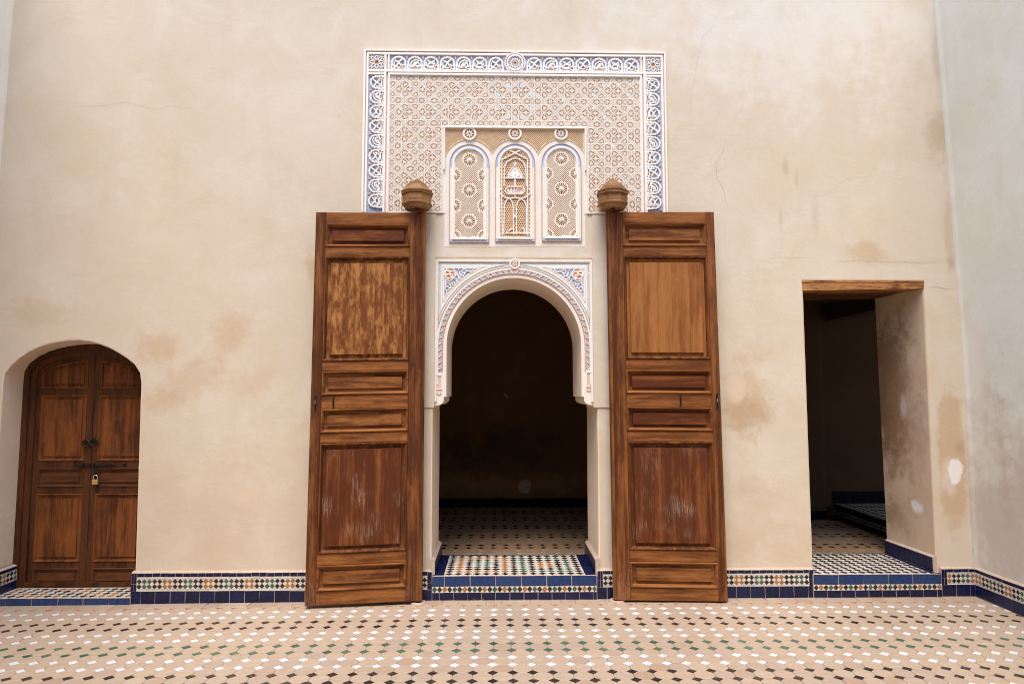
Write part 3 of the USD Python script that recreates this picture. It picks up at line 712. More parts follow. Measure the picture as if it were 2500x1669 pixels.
put(r2, 'platform', bx(XP, x1, TH, YC + .05, 0, PZ), 'dim_grout')
frp = frame_gen([XP, YC + .03, STEP], [0, -1, 0], [0, 0, 1], [-1, 0, 0])
Lp = YC + .03 - TH
rect_row(r2, frp, 0, Lp, .0, .055, .105, 'inner_glaze', 'blue_tile'); checker(r2, frp, 0, Lp, .055, .098, 38, 1, lambda i, j: 'k', dim=True); rect_row(r2, frp, 0, Lp, .098, .16, .15, 'inner_glaze', 'riser_tile')
frt = frame_gen([XP + .06, TH, PZ], [1, 0, 0], [0, 1, 0], [0, 0, 1])
checker(r2, frt, 0, 1.0, .06, YC - TH - .02, 12, 17, lambda i, j: 'k', dim=True)
rect_row(r2, frame_wall(XP, PZ, YC + .03), 0, 1.6, .0, .13, .105, 'inner_glaze', 'blue_tile')
rf2 = thing('side_room_floor', 'dim octagon paved floor beyond the square doorway', 'floor', (3, 1.4, STEP), kind='structure')
put(rf2, 'bedding', quad([x0, TH, STEP - .014], [XP, TH, STEP - .014], [XP, YC, STEP - .014], [x0, YC, STEP - .014]), 'floor_grout')
xi, yi = gnd(1950 + 495 / 5.226, 1180 + 843 / 5.226, STEP - .008)
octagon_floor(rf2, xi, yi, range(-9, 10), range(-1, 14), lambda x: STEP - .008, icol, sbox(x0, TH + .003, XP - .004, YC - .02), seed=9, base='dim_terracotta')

# ---------------------------------------------------------------- lintel
li = thing('wooden_lintel', 'knotty wooden lintel across the head of the square doorway', 'lintel', ((dl1 + dr1) / 2, 0, lz0))
zl, zr = at(1962, 709.4)[1], at(2253, 704.5)[1]
q = Polygon([(dl1 - .006, zl), (dr1 + .006, zr), (dr1 + .006, lz1 - .012), (dl1 - .006, lz1 - .012)])
put(li, 'board', ext(q, -.004, .16, True), 'lintel_wood')
put(li, 'strip', ext(Polygon([(dl1 - .008, lz1 - .012), (dr1 + .008, lz1 - .012), (dr1 + .008, lz1 + .003), (dl1 - .008, lz1 + .003)]), -.007, .05, True), 'lintel_wood')
put(li, 'inner_board', ext(affinity.translate(q, 0, .008), .165, .36, True), 'dark_wood_across'); put(li, 'inner_board', ext(affinity.translate(q, 0, .004), .365, TH + .01, True), 'dark_wood_across')

# ---------------------------------------------------------------- panelled doors
def warp(c, n, thick):
    """c: four front corners (outer-top, hinge-top, hinge-bottom, outer-bottom) as 3-D points; metres (s, t, w) -> world"""
    c = [np.asarray(k, float) for k in c]
    def P(a):
        a = np.asarray(a, float); u, v, w = a[:, :1], a[:, 1:2], a[:, 2:]
        return (c[0] * (1 - u) + c[1] * u) * v + (c[3] * (1 - u) + c[2] * u) * (1 - v) + w * n
    return P
def strip(P, W, H, s0, s1, t0, t1, front=0., back=-.05, b=.004):
    rings = []
    for ins, w in ((0, back), (0, front - b * .8), (b, front)):
        rings.append(P([((s0 + ins) / W, (t0 + ins) / H, w), ((s1 - ins) / W, (t0 + ins) / H, w), ((s1 - ins) / W, (t1 - ins) / H, w), ((s0 + ins) / W, (t1 - ins) / H, w)]))
    m = loft(rings); cap = trimesh.Trimesh(rings[-1], [[0, 1, 2], [0, 2, 3]], process=False); bk = trimesh.Trimesh(rings[0], [[2, 1, 0], [3, 2, 0]], process=False)
    return cat([m, cap, bk])
def loops(P, W, H, s0, s1, t0, t1, prof, cap):
    rings = [P([((s0 + d) / W, (t0 + d) / H, w), ((s1 - d) / W, (t0 + d) / H, w), ((s1 - d) / W, (t1 - d) / H, w), ((s0 + d) / W, (t1 - d) / H, w)]) for d, w in prof]
    m = loft(rings)
    if cap: m = cat([m, trimesh.Trimesh(rings[-1], [[0, 1, 2], [0, 2, 3]], process=False)])
    return m
MOULD = [(0, -.03), (0, .002), (.003, .008), (.008, .008), (.012, .003), (.017, -.008), (.022, -.021), (.024, -.03)]
PANEL = [(.020, -.04), (.020, -.021), (.043, -.023), (.0455, -.007), (.048, -.007)]
def door_leaf(label, px, ys, corners, u_pan, hinge_right, mats, n_yaw):
    """one tall leaf: corners as in warp(); ys: the heights of rails and panels from the top, as fractions"""
    c = corners; W = (np.linalg.norm(c[1] - c[0]) + np.linalg.norm(c[2] - c[3])) / 2; H = (np.linalg.norm(c[0] - c[3]) + np.linalg.norm(c[1] - c[2])) / 2
    e = c[1] - c[0]; n = np.array([e[1], -e[0], 0]); n /= np.linalg.norm(n)
    if n[1] > 0: n = -n
    P0 = warp(c, n, .055)
    mir = c[1][0] < c[0][0]
    def P(a):
        return P0(a)
    fix = (lambda m: (m.invert(), m)[1]) if mir else (lambda m: m)
    hp = (c[2][0], c[2][1], 0)
    t = thing('door_leaf', label, 'door', hp, 'tall carved door leaves standing open beside the arch')
    u0, u1 = u_pan; g_ = .0008
    put(t, 'stile', fix(strip(P, W, H, 0, u0 * W - g_, 0, H)), 'door_wood', label='outer upright of the leaf')
    put(t, 'stile', fix(strip(P, W, H, u1 * W + g_, W, 0, H, .003)), 'door_wood', label='hinge side upright of the leaf')
    y = [(1 - k) * H for k in ys]
    for k in range(0, 13, 2):
        put(t, 'rail', fix(strip(P, W, H, u0 * W, u1 * W, y[k + 1], y[k], -.001)), 'door_wood_across')
    for k in range(1, 13, 2):
        a, b = y[k + 1] + g_, y[k] - g_
        pn = put(t, 'panel', fix(loops(P, W, H, u0 * W, u1 * W, a, b, PANEL, True)), mats[k // 2])
        if b - a > .3:
            s0_, s1_ = u0 * W + .0475, u1 * W - .0475; nb_ = 5
            cuts = [s0_ + (s1_ - s0_) * (k_ / nb_ + (rt.uniform(-.03, .03) if 0 < k_ < nb_ else 0)) for k_ in range(nb_ + 1)]
            for p_, q_ in zip(cuts[:-1], cuts[1:]): put(pn, 'board', fix(strip(P, W, H, p_ + .0004, q_ - .0004, a + .0475, b - .0475, -.004 + rt.uniform(-.0005, .0005), -.012, .0012)), mats[k // 2])
        put(pn, 'moulding', fix(loops(P, W, H, u0 * W, u1 * W, a, b, MOULD, False)), 'door_wood_across' if b - a < .3 else 'door_wood')
    put(t, 'backing', fix(strip(P, W, H, .01, W - .01, .01, H - .01, -.035, -.05)), 'door_wood')
    # hinge post: a round pole that turns in the socket stone and in the cap above
    top, bot = P([(1.0, 1, -.03)])[0], P([(1.0, 0, -.03)])[0]
    put(t, 'hinge_post', tube([bot - [0, 0, .0], bot + [0, 0, .01], (top + bot) / 2, top, top + [0, 0, .06]], [.026, .028, .028, .028, .026], 12), 'door_wood', True)
    return t, P, W, H, fix
def fr_of(ys, x, Y, z0, z1):
    z = [at(x, q, Y)[1] for q in ys]; return [(z[0] - k) / (z[0] - z[-1]) for k in z]
def c3(px, py, Y): a = at(px, py, Y); return np.array([a[0], Y, a[1]])
yoL, yhL, yoR, yhR = -.205, -.127, -.150, -.118
cl = [c3(771.6, 517.7, yoL), c3(1031, 519.5, yhL), c3(1021.8, 1466, yhL), c3(743.6, 1479.5, yoL)]
ysL = fr_of([517.7, 545.8, 602, 626, 881, 905.5, 963.5, 997.3, 1055.5, 1081, 1350, 1379, 1441, 1476], 880, -.165, 0, 0)
tl, PL, WL, HL, fxL = door_leaf('tall brown panelled door leaf left of the arch, blotched upper panel, bottom corner scuffed pale', None, ysL, cl, (.095, .885), True,
    ['door_panel_red', 'door_panel_worn', 'door_panel_across', 'door_panel_across', 'door_panel_dark', 'door_panel_across'], 0)
cr = [c3(1742.8, 517, yoR), c3(1489, 517.7, yhR), c3(1507.3, 1464.5, yhR), c3(1777.5, 1468.2, yoR)]
ysR = fr_of([517.5, 544, 601, 625, 876, 902, 960, 992.5, 1051, 1077, 1342, 1371, 1434, 1466], 1630, -.135, 0, 0)
tr, PR, WR, HR, fxR = door_leaf('tall brown panelled door leaf right of the arch, smooth upper panel, white scratches low down', None, ysR, cr, (.082, .878), False,
    ['door_panel_across', 'door_panel_smooth', 'door_panel_red', 'door_panel_red', 'door_panel_dark', 'door_panel_across'], 0)
def hardware(t, P, W, H, fix, ys, u_hasp, u_lock):
    tm = (1 - (ys[6] + ys[7]) / 2) * H
    m = [strip(P, W, H, u_hasp * W - .004, u_hasp * W + .004, tm - .045, tm + .04, .008, -.002, .002)]
    b_, k_ = P([(u_hasp, (tm + .0) / H, .004)])[0], P([(u_hasp, (tm) / H, .022)])[0]
    put(t, 'hasp', cat([fix(m[0]), tube([b_ + [0, 0, .018], k_ + [0, 0, .012], k_ - [0, 0, .012], b_ - [0, 0, .018]], .004, 6)]), 'iron')
    put(t, 'lock_plate', fix(strip(P, W, H, u_lock * W - .006, u_lock * W + .006, tm - .065, tm + .05, .003, -.002, .001)), 'iron')
    kk = P([(u_lock, tm / H, .004)])[0]
    put(t, 'keeper', tube([kk + [0, .004, .014], kk + [0, -.012, .008], kk + [0, -.012, -.008], kk + [0, .004, -.014]], .004, 6), 'steel')
hardware(tl, PL, WL, HL, fxL, ysL, .205, .045); hardware(tr, PR, WR, HR, fxR, ysR, .375, .035)
# sockets
for P, side in ((PL, 'left'), (PR, 'right')):
    b = P([(1.0, 0, -.03)])[0]
    s = thing('pivot_socket', f'small round stone socket under the hinge post of the {side} door leaf', 'socket', (b[0], b[1], 0))
    prof = [(.0, .006), (.03, .006), (.034, .012), (.05, .012), (.056, .006), (.058, -.006)]
    m = trimesh.creation.revolve(np.array([(r, z) for r, z in prof]), sections=24); m.apply_translation([b[0], b[1], fz(b[0]) + .002])
    put(s, 'stone_ring', m, 'socket_stone', 40)

# pivot caps: eight sided wooden boxes with pointed lids that hold the tops of the hinge posts
def octa(c, prof, flat=True, rot=math.pi / 8):
    a = np.arange(8) * math.pi / 4 + rot
    rings = [np.c_[c[0] + r * np.cos(a), c[1] + r * np.sin(a), np.full(8, z)] for r, z in prof]
    return loft(rings)
def pivot_cap(label, px, Y, lean):
    w = thing('wooden_finial', label, 'finial', (*[at(px, 516, Y)[0], Y], at(px, 516, Y)[1]), 'eight sided wooden finials over the hinge posts')
    x, z0 = at(px, 513, Y); z1 = at(px, 444, Y)[1]; hgt = z1 - z0
    R = .116; c = (x, Y)
    zt = lambda k: z0 + k * hgt
    put(w, 'box', octa(c, [(.02, zt(.06)), (R * .78, zt(.02)), (R * .97, zt(.17)), (R * 1.0, zt(.17)), (R, zt(.22)), (R * .96, zt(.235)), (R * .96, zt(.46)), (R * .98, zt(.48)), (R * .98, zt(.50)), (R * .9, zt(.50))]), 'cap_wood')
    put(w, 'lid', octa(c, [(R * .9, zt(.575)), (R * 1.04, zt(.585)), (R * 1.07, zt(.60)), (R * 1.07, zt(.625)), (R * 1.0, zt(.635)), (R * .66, zt(.86)), (.002, zt(1.13))]), 'cap_wood')
    pts = []
    an = np.linspace(0, 2 * np.pi, 161)[:-1]
    def octr(a): k = (a - math.pi / 8) % (math.pi / 4) - math.pi / 8; return R * .93 * math.cos(math.pi / 8) / math.cos(k)
    zr = zt(.54); strands = []
    for ph in (0, math.pi):
        strands.append(tube([[x + (octr(a) + .006 * math.cos(a * 26 + ph)) * math.cos(a), Y + (octr(a) + .006 * math.cos(a * 26 + ph)) * math.sin(a), zr + .007 * math.sin(a * 26 + ph)] for a in np.linspace(0, 2 * np.pi, 321)[:-1]], .0085, 5, True))
    put(w, 'rope_moulding', cat(strands), 'cap_wood', True)
    put(w, 'bracket', bx(x - .05, x + .05, Y + .08, .01, zt(.25), zt(.5)), 'cap_wood')
pivot_cap('eight sided wooden finial with pointed lid above the left door leaf', 1018, -.128, 0)
pivot_cap('eight sided wooden finial with pointed lid above the right door leaf', 1496, -.128, 0)

# ---------------------------------------------------------------- arched double door in the niche
DY = NY + .03                                 # face of the leaves
ad = thing('arched_double_door', 'dark wooden double door with arched head, recessed in a niche at left', 'door', (cxn, NY, 0))
def off_poly(p, d): return Polygon(p).buffer(-d, join_style=2)
fo = Polygon(niche_back).buffer(.02); 
z_thr = NZ + .004
fw = .088
inner = Polygon(niche_back).buffer(-fw, join_style=2); inner2 = Polygon(niche_back).buffer(-fw * .5, join_style=2)
clipb = sbox(-9, z_thr, 9, 9)
put(ad, 'frame', ext(fo.difference(inner2).intersection(clipb), NY - .004, NY + .08), 'dark_wood', label='outer arched door frame')
put(ad, 'frame', ext(inner2.difference(inner).intersection(clipb), NY + .012, NY + .08), 'dark_wood', label='inner rebate of the door frame')
xs_ = at(105 / 1 * 2.0, 1300, DY)[0] if False else at(219, 1180, DY)[0]
xi0, _, xi1, ztop = inner.bounds
lx0, lx1 = xi0 + .004, xs_ + (xs_ - xi0)
open_poly = Polygon(niche_back).buffer(-fw + .006, join_style=2).intersection(clipb)
zr_ = [at(210, 800 + k / 2.24, DY)[1] for k in (330, 368, 727, 766, 868, 906, 1278, 1313, 1410)]
def arched_leaf(a, b, label, seam_left):
    lp = open_poly.intersection(sbox(a, z_thr + .006, b, 9))
    sl, sr = (.040, .046) if not seam_left else (.046, .040)
    f = put(ad, 'leaf', ext(lp.difference(unary_union([sbox(a + sl, zr_[i + 1], b - sr, zr_[i]) for i in (1, 3, 5, 7)] + [lp.buffer(-.042, join_style=2).intersection(sbox(a + sl, zr_[0], b - sr, 9))])), DY, DY + .04), 'dark_wood', label=label)
    pw = lambda s: np.c_[s[:, 0], DY - s[:, 2], s[:, 1]]
    def Pd(arr): return pw(np.asarray(arr, float))
    for i, mt in ((1, 'dark_panel'), (3, 'dark_wood_across'), (5, 'dark_panel'), (7, 'dark_wood_across')):
        s0, s1, t0, t1 = a + sl, b - sr, zr_[i + 1], zr_[i]
        put(f, 'panel', loops(Pd, 1, 1, s0, s1, t0, t1, [(.0, -.03), (0, .003), (.004, .007), (.009, .005), (.016, -.010), (.034, -.011), (.036, -.002), (.038, -.002)], True), mt)
    ap = lp.buffer(-.042, join_style=2).intersection(sbox(a + sl, zr_[0], b - sr, 9))
    if not ap.is_empty:
        put(f, 'arched_panel', cat([ext(ap, DY + .012, DY + .03), ext(ap.difference(ap.buffer(-.012, join_style=2)), DY - .005, DY + .02), ext(ap.buffer(-.034, join_style=2), DY + .003, DY + .03)]), 'dark_panel')
    return f
f1 = arched_leaf(lx0, xs_ - .002, 'left leaf of the arched door', False)
f2 = arched_leaf(xs_ + .002, lx1, 'right leaf of the arched door', True)
put(ad, 'seam_strip', bx(xs_ - .012, xs_ + .003, DY - .008, DY - .0005, z_thr + .01, zt - fw - .01, .002), 'dark_wood')
for k, (hx, hy) in enumerate(((478, 612), (522, 606))):
    x, z = at(hx / 2.24, 800 + hy / 2.24, DY); an = np.linspace(0, 2 * np.pi, 25)[:-1]
    ring = tube([[x + .026 * np.sin(a), DY - .018 + .004 * math.cos(a), z - .026 + .026 * np.cos(a)] for a in an], .0065, 8, True)
    boss = trimesh.creation.icosphere(2, .012); boss.apply_translation([x, DY - .012, z])
    put(ad, 'ring_handle', cat([ring, boss]), 'iron', True)
bxl, bzl = at(420 / 2.24, 800 + 748 / 2.24, DY); bxr, bzr = at(633 / 2.24, 800 + 746 / 2.24, DY)
hx, hz = at(526 / 2.24, 800 + 806 / 2.24, DY)
put(ad, 'bolt', cat([tube([[bxl, DY - .012, bzl], [bxl + .02, DY - .014, bzl], [bxr - .02, DY - .014, bzr], [bxr, DY - .012, bzr]], [.003, .008, .008, .004], 8)] + [bx(x - .007, x + .007, DY - .026, DY, bzl - .013, bzl + .013, .002) for x in (bxl + .055, (bxl + bxr) / 2 - .01, bxr - .03)]), 'iron')
put(ad, 'hasp', bx(hx - .010, hx + .010, DY - .016, DY - .010, hz - .008, bzl - .004, .001), 'iron')
kx, kz = at(682 / 2.24, 800 + 745 / 2.24, DY)
put(ad, 'key_boss', trimesh.Trimesh(*(lambda m: (m.vertices * [1, .5, 1] + [kx, DY - .003, kz], m.faces))(trimesh.creation.icosphere(2, .010))), 'iron', True)
pl0, plz1 = at(507 / 2.24, 800 + 828 / 2.24, DY - .02); pl1, plz0 = at(538 / 2.24, 800 + 856 / 2.24, DY - .02)
pad = thing('padlock', 'small brass padlock with bright steel shackle hanging from the hasp', 'padlock', ((pl0 + pl1) / 2, DY - .022, plz0))
put(pad, 'body', bx(pl0, pl1, DY - .034, DY - .014, plz0, plz1, .003), 'brass')
xc, rr = (pl0 + pl1) / 2, (pl1 - pl0) * .36
put(pad, 'shackle', tube([[xc - rr, DY - .024, plz1 - .004], [xc - rr, DY - .024, plz1 + .012]] + [[xc - rr * math.cos(a), DY - .024, plz1 + .016 + rr * 1.1 * math.sin(a)] for a in np.linspace(.1, 3.04, 9)] + [[xc + rr, DY - .024, plz1 + .012], [xc + rr, DY - .024, plz1 - .004]], .0038, 8), 'steel', True)

# ---------------------------------------------------------------- carved surround of the arch
W2 = lambda L: [tuple(at(a, b)) for a, b in L]
arc = thing('arch_surround', 'white stucco arch surround with rope band, blue spandrels and orange lines', 'arch', (.12, 0, sz0))
acx = at(1255, 842)[0]; acz = at(1255, 843)[1]; R0 = at(1255, 677.6)[1] - acz; hwA = (at(1420, 900)[0] - at(1089.7, 900)[0]) / 2
k_ = hwA / R0
zc0 = at(1250, 968)[1]                        # underside of the intrados
def arch_poly(r, zb, cxx=acx):
    a = np.linspace(0, np.pi, 65); s = r / R0
    return Polygon(np.vstack([[[cxx + hwA * s, zb]], np.c_[cxx + hwA * s * np.cos(a), acz + r * np.sin(a)], [[cxx - hwA * s, zb]]]))
FR = sbox(sx0, sz0, sx1, sz1)
# opening outline with corbels
cz = at(1250, 976)[1]; cb = sz0
def corbel_side(sg):
    e, j = hwA, (jr - acx if sg > 0 else acx - jl)
    q = [(e, zc0), (e + .018, zc0), (e + .018, cz)]
    a = np.linspace(0, np.pi / 2, 8)
    q += [(e + .018 + (j - e - .03) * (1 - math.cos(t)), cz - (cz - cb) * math.sin(t) * .98) for t in a]
    q += [(j, cb - .02)]
    return [(acx + sg * x, z) for x, z in q]
a = np.linspace(0, np.pi, 65)
open_ring = corbel_side(1)[::-1] + [(acx + hwA * math.cos(t), acz + R0 * math.sin(t)) for t in a] + corbel_side(-1)
op = Polygon(open_ring).buffer(0)
plate = FR.difference(op)
PY = .010
put(arc, 'face_plate', sheet(plate, PY), 'surround_white')
ring = np.array(open_ring); rb = ring.copy()
bl, br = at(1111.6, 900, TH)[0], at(1404.8, 900, TH)[0]
intr = loft([r3(ring, PY), r3(ring, TH + .002)], False, flip=False)
cmid = np.array([acx, .3, acz])
tc = intr.triangles_center - cmid
if (np.einsum('ij,ij->i', intr.face_normals[:, [0, 2]], tc[:, [0, 2]])).mean() > 0: intr.invert()
put(arc, 'intrados', intr, 'intrados_plaster', 35)
lipm = loft([r3(np.array([[sx0, sz0], [sx0, sz1], [sx1, sz1], [sx1, sz0]]), -.000), r3(np.array([[sx0, sz0], [sx0, sz1], [sx1, sz1], [sx1, sz0]]), PY)], False)
bk = sheet(FR.difference(op), TH + .001); bk.invert(); put(arc, 'inner_face', bk, 'room_plaster')
def band(r0, r1, clip=FR, zb=None):
    zb = acz if zb is None else zb
    return arch_poly(r1, zb).difference(arch_poly(r0, zb - .01)).intersection(clip)
m_ = at(1250, 0)[0]
px_m = 1 / 330.
rT = lambda py: at(1255, py)[1] - acz
rr_ = {k: rT(v) for k, v in dict(rope0=668.8, rope1=657.2, w1=650.5, o1=649.6, o2=648.2).items()}
# frame lines
fx = lambda px: at(px, 800)[0]
fzp = lambda py: at(1250, py)[1]
def rect_frame(l, r, t, w, zb=sz0 + .25):
    return sbox(fx(l), zb, fx(r), fzp(t)).difference(sbox(fx(l) + w, zb - 1, fx(r) - w, fzp(t) - w))
cut_med = Point(at(1256.8, 643.6)).buffer(.046)
blob = arch_poly(rT(640.5), acz)
put(arc, 'outer_moulding', ext(rect_frame(1062, 1447, 633.5, .016, sz0 + .03), PY - .012, PY + .01), 'surround_white')
put(arc, 'inner_moulding', ext(rect_frame(1066.2, 1443, 638, .007, sz0 + .3).difference(cut_med), PY - .009, PY + .01), 'stucco_white')
put(arc, 'orange_line', ext(rect_frame(1070.2, 1439.5, 642.2, .0032, acz).difference(cut_med).difference(arch_poly(rT(651), acz)), PY - .004, PY + .005), 'paint_orange')
put(arc, 'aqua_band', ext(rect_frame(1071.3, 1438.5, 643.3, .0155, acz).difference(cut_med).difference(arch_poly(rT(651), acz)), PY - .003, PY + .005), 'paint_aqua')
put(arc, 'inner_moulding', ext(rect_frame(1076, 1433.8, 648.0, .012, acz).difference(arch_poly(rT(643), acz)).difference(cut_med), PY - .008, PY + .01), 'stucco_white')
put(arc, 'orange_line', ext(rect_frame(1079.8, 1430, 651.4, .0030, acz).difference(arch_poly(rT(638), acz)), PY - .004, PY + .005), 'paint_orange')
put(arc, 'inner_moulding', ext(rect_frame(1080.8, 1429, 652.4, .010, acz).difference(arch_poly(rT(636), acz)), PY - .008, PY + .01), 'stucco_white')
# rings around the arch
def ringm(y0, y1, pr, mat, nm, cl=FR):
    put(arc, nm, ext(band(rT(y0), rT(y1), cl).difference(cut_med), PY - pr, PY + .01), mat)
inb = sbox(fx(1066), acz, fx(1443), fzp(640)); inc = sbox(fx(1076), acz, fx(1433.5), fzp(647)); ind = sbox(fx(1081), acz, fx(1428.5), fzp(652.5))
ringm(657, 654, .007, 'stucco_white', 'ring_moulding'); ringm(652.5, 651.2, .004, 'paint_orange', 'orange_line', inb); ringm(651, 647, .004, 'paint_aqua', 'aqua_ring', inb)
ringm(647, 645.7, .004, 'paint_orange', 'orange_line', inb); ringm(645.5, 640.5, .007, 'stucco_white', 'ring_moulding', inc); ringm(640.4, 639, .004, 'paint_orange', 'orange_line', inc); ringm(639, 635.5, .006, 'stucco_white', 'ring_moulding', ind)
spand = ind.difference(arch_poly(rT(635.5), acz))
ind2 = sbox(fx(1084.3), acz, fx(1425.5), fzp(655.6)); spand = ind2.difference(arch_poly(rT(635.5), acz))
parts_sp = [q for q in polys(spand) if q.area > .002]
for q in parts_sp: put(arc, 'spandrel_ground', ext(q, PY - .002, PY + .005), 'paint_blue')
def arabesque(sg):
    mx = at(1255, 700)[0]
    def w(px, py): p = at(px, py); return (p[0] if sg > 0 else 2 * mx - p[0], p[1])
    zx = lambda x, y: w(1060 + x / 12.06, 630 + y / 12.06)
    L = []
    for c, r in (((470, 440), 165), ((880, 385), 60), ((375, 895), 60), ((750, 585), 45), ((560, 750), 45), ((450, 560), 110), ((560, 460), 95), ((385, 420), 70)):
        L.append(Point(zx(*c)).buffer(r / 12.06 / 330).exterior.buffer(.0028))
    for pts in ([(630, 440), (720, 540), (760, 600)], [(740, 400), (770, 500), (860, 520), (900, 450), (880, 400)], [(940, 380), (1030, 380), (1090, 420), (1110, 380), (1170, 310)], [(860, 540), (880, 590)],
                [(340, 640), (350, 760), (330, 840)], [(430, 770), (500, 820), (450, 880), (560, 850), (600, 830)], [(375, 950), (370, 1040), (330, 1110)], [(640, 640), (700, 700), (640, 720)], [(350, 690), (450, 740), (540, 740)], [(330, 380), (560, 380), (620, 480)], [(330, 380), (330, 520), (420, 620)], [(420, 340), (500, 560), (620, 600)], [(320, 460), (560, 480)]):
        L.append(LineString([zx(*p) for p in pts]).buffer(.0030))
    for c in ((720, 340), (1060, 390), (680, 690), (340, 760), (345, 1060), (460, 780)):
        L.append(affinity.rotate(affinity.scale(Point(zx(*c)).buffer(.0055), 1, .7), 45 * sg))
    g = unary_union(L)
    oc = Point(zx(465, 480)).buffer(.040)
    put(arc, 'rosette_ground', ext(oc.intersection(spand), PY - .0035, PY + .005), 'paint_orange')
    put(arc, 'arabesque', ext(g.intersection(spand), PY - .010, PY + .005), 'stucco_white')
arabesque(1); arabesque(-1)
# medallion
def star_rosette(parent, c, r_out, r_in, y, ground, star, n=8, name='medallion'):
    P = Point(c)
    f = put(parent, name, ext(P.buffer(r_out, 24).difference(P.buffer(r_in, 24)), y - .012, y + .01), 'stucco_white')
    put(f, 'ground', ext(P.buffer(r_in, 24), y - .003, y + .008), ground)
    st = []
    for k in range(n):
        a = 2 * math.pi * k / n
        q = Polygon([(0, 0), (r_in * .52 * math.cos(a - .36), r_in * .52 * math.sin(a - .36)), (r_in * .98 * math.cos(a), r_in * .98 * math.sin(a)), (r_in * .52 * math.cos(a + .36), r_in * .52 * math.sin(a + .36))])
        st.append(affinity.translate(q.buffer(-r_in * .035), *c))
    put(f, 'star', ext(unary_union(st), y - .010, y), star)
    put(f, 'boss', ext(P.buffer(r_in * .16), y - .012, y), 'dark_hole')
    return f
star_rosette(arc, at(1256.8, 643.6), .040, .029, PY - .002, 'paint_orange', 'stucco_white')
# rope band: raised drops in alternating colours
zrope = at(1078, 906)[1]
put(arc, 'rope_ground', ext(unary_union([band(rT(669.3), rT(656.8)), band(rT(669.3), rT(656.8), sbox(-9, zrope, 9, acz + .001), zrope)]), PY - .002, PY + .008), 'paint_orange')
put(arc, 'ring_moulding', ext(band(rT(656.9), rT(654), sbox(-9, zrope - .1, 9, acz), zrope - .1), PY - .007, PY + .01), 'stucco_white')
rm = (rT(669.3) + rT(656.8)) / 2; half = (rT(656.8) - rT(669.3)) / 2
lenA = math.pi * rm / 2; lenS = acz - zrope
ND = 46
def drop(pc, ang, L_, w_):
    a_ = np.linspace(0, 2 * np.pi, 13)[:-1]
    d = np.c_[L_ * .5 * np.cos(a_), w_ * .5 * np.sin(a_) * (1 + .55 * np.cos(a_))]
    c_, s_ = math.cos(ang), math.sin(ang); return Polygon(np.c_[pc[0] + d[:, 0] * c_ - d[:, 1] * s_, pc[1] + d[:, 0] * s_ + d[:, 1] * c_])
drops_rim = []
for sg in (1, -1):
    for i in range(ND):
        s = (i + .5) / ND * (lenA + lenS)
        if s < lenA:
            t = math.pi / 2 - s / lenA * math.pi / 2
            pc = (acx + sg * hwA * rm / R0 * math.cos(t), acz + rm * math.sin(t)); tang = t - math.pi / 2
        else:
            pc = (acx + sg * hwA * rm / R0, acz - (s - lenA)); tang = -math.pi / 2
        ang = tang + .62
        if sg < 0: ang = math.pi - ang
        d = drop(pc, ang, half * 2.3, .0165)
        drops_rim.append(d.buffer(.0022).difference(d))
        put(arc, 'rope_drop', ext(d, PY - .006, PY), 'paint_steel' if i % 2 else 'paint_pink')
put(arc, 'rope_rim', ext(unary_union(drops_rim), PY - .0095, PY), 'stucco_white')
for sg, pb in ((-1, (1066.8, 1078.6, 917, 949, 957.6, 963.5)), (1, (1431.3, 1442.5, 910, 943, 949.5, 955))):
    a_, b_, t0, t1, t2, t3 = pb
    x0_, x1_ = fx(a_), fx(b_)
    z0_, z1_ = at((a_ + b_) / 2, t1)[1], at((a_ + b_) / 2, t0)[1]
    put(arc, 'cross_bar', ext(sbox(x0_ - .004, z1_ + .004, x1_ + .004, z1_ + .022), PY - .009, PY), 'stucco_white')
    fb = sbox(x0_, z0_, x1_, z1_)
    put(arc, 'painted_block', ext(fb, PY - .003, PY), 'paint_pink'); put(arc, 'block_rim', ext(fb.buffer(.004, join_style=2).difference(fb.buffer(-.002, join_style=2)), PY - .007, PY), 'stucco_white')
    z2_, z3_ = at((a_ + b_) / 2, t3)[1], at((a_ + b_) / 2, t2)[1]; c_ = ((x0_ + x1_) / 2, (z2_ + z3_) / 2)
    put(arc, 'flower_block', ext(sbox(x0_, z2_, x1_, z3_), PY - .003, PY), 'paint_orange')
    put(arc, 'flower', ext(unary_union([affinity.scale(Point(c_).buffer(.012), 1, .3), affinity.scale(Point(c_).buffer(.009), .4, 1)]), PY - .006, PY), 'stucco_white')

# ---------------------------------------------------------------- carved and painted panel above
pan = thing('carved_panel', 'large carved stucco panel with strapwork field and painted blue border bands', 'carving', (.13, 0, 2.88))
px0, px1, pz1 = -1.046, 1.304, at(1250, 126)[1]; pz0 = 2.875
def L_(px): return at(px, 180)[0]
def Z_(py): return at(1250, py)[1]
SC = 1 / 5.2275
XA = [L_(860 + k * SC) for k in (152, 176, 190, 213, 415, 440, 463, 485)]
XB = [L_(1240 + k / 5.226) for k in (2003, 1985, 1968, 1945, 1748, 1722, 1700, 1680)]
ZA = [Z_(100 + k * SC) for k in (146, 162, 181, 204, 398, 424, 438, 459)]
O = lambda x0, z0, x1, z1: sbox(min(x0, x1), min(z0, z1), max(x0, x1), max(z0, z1))
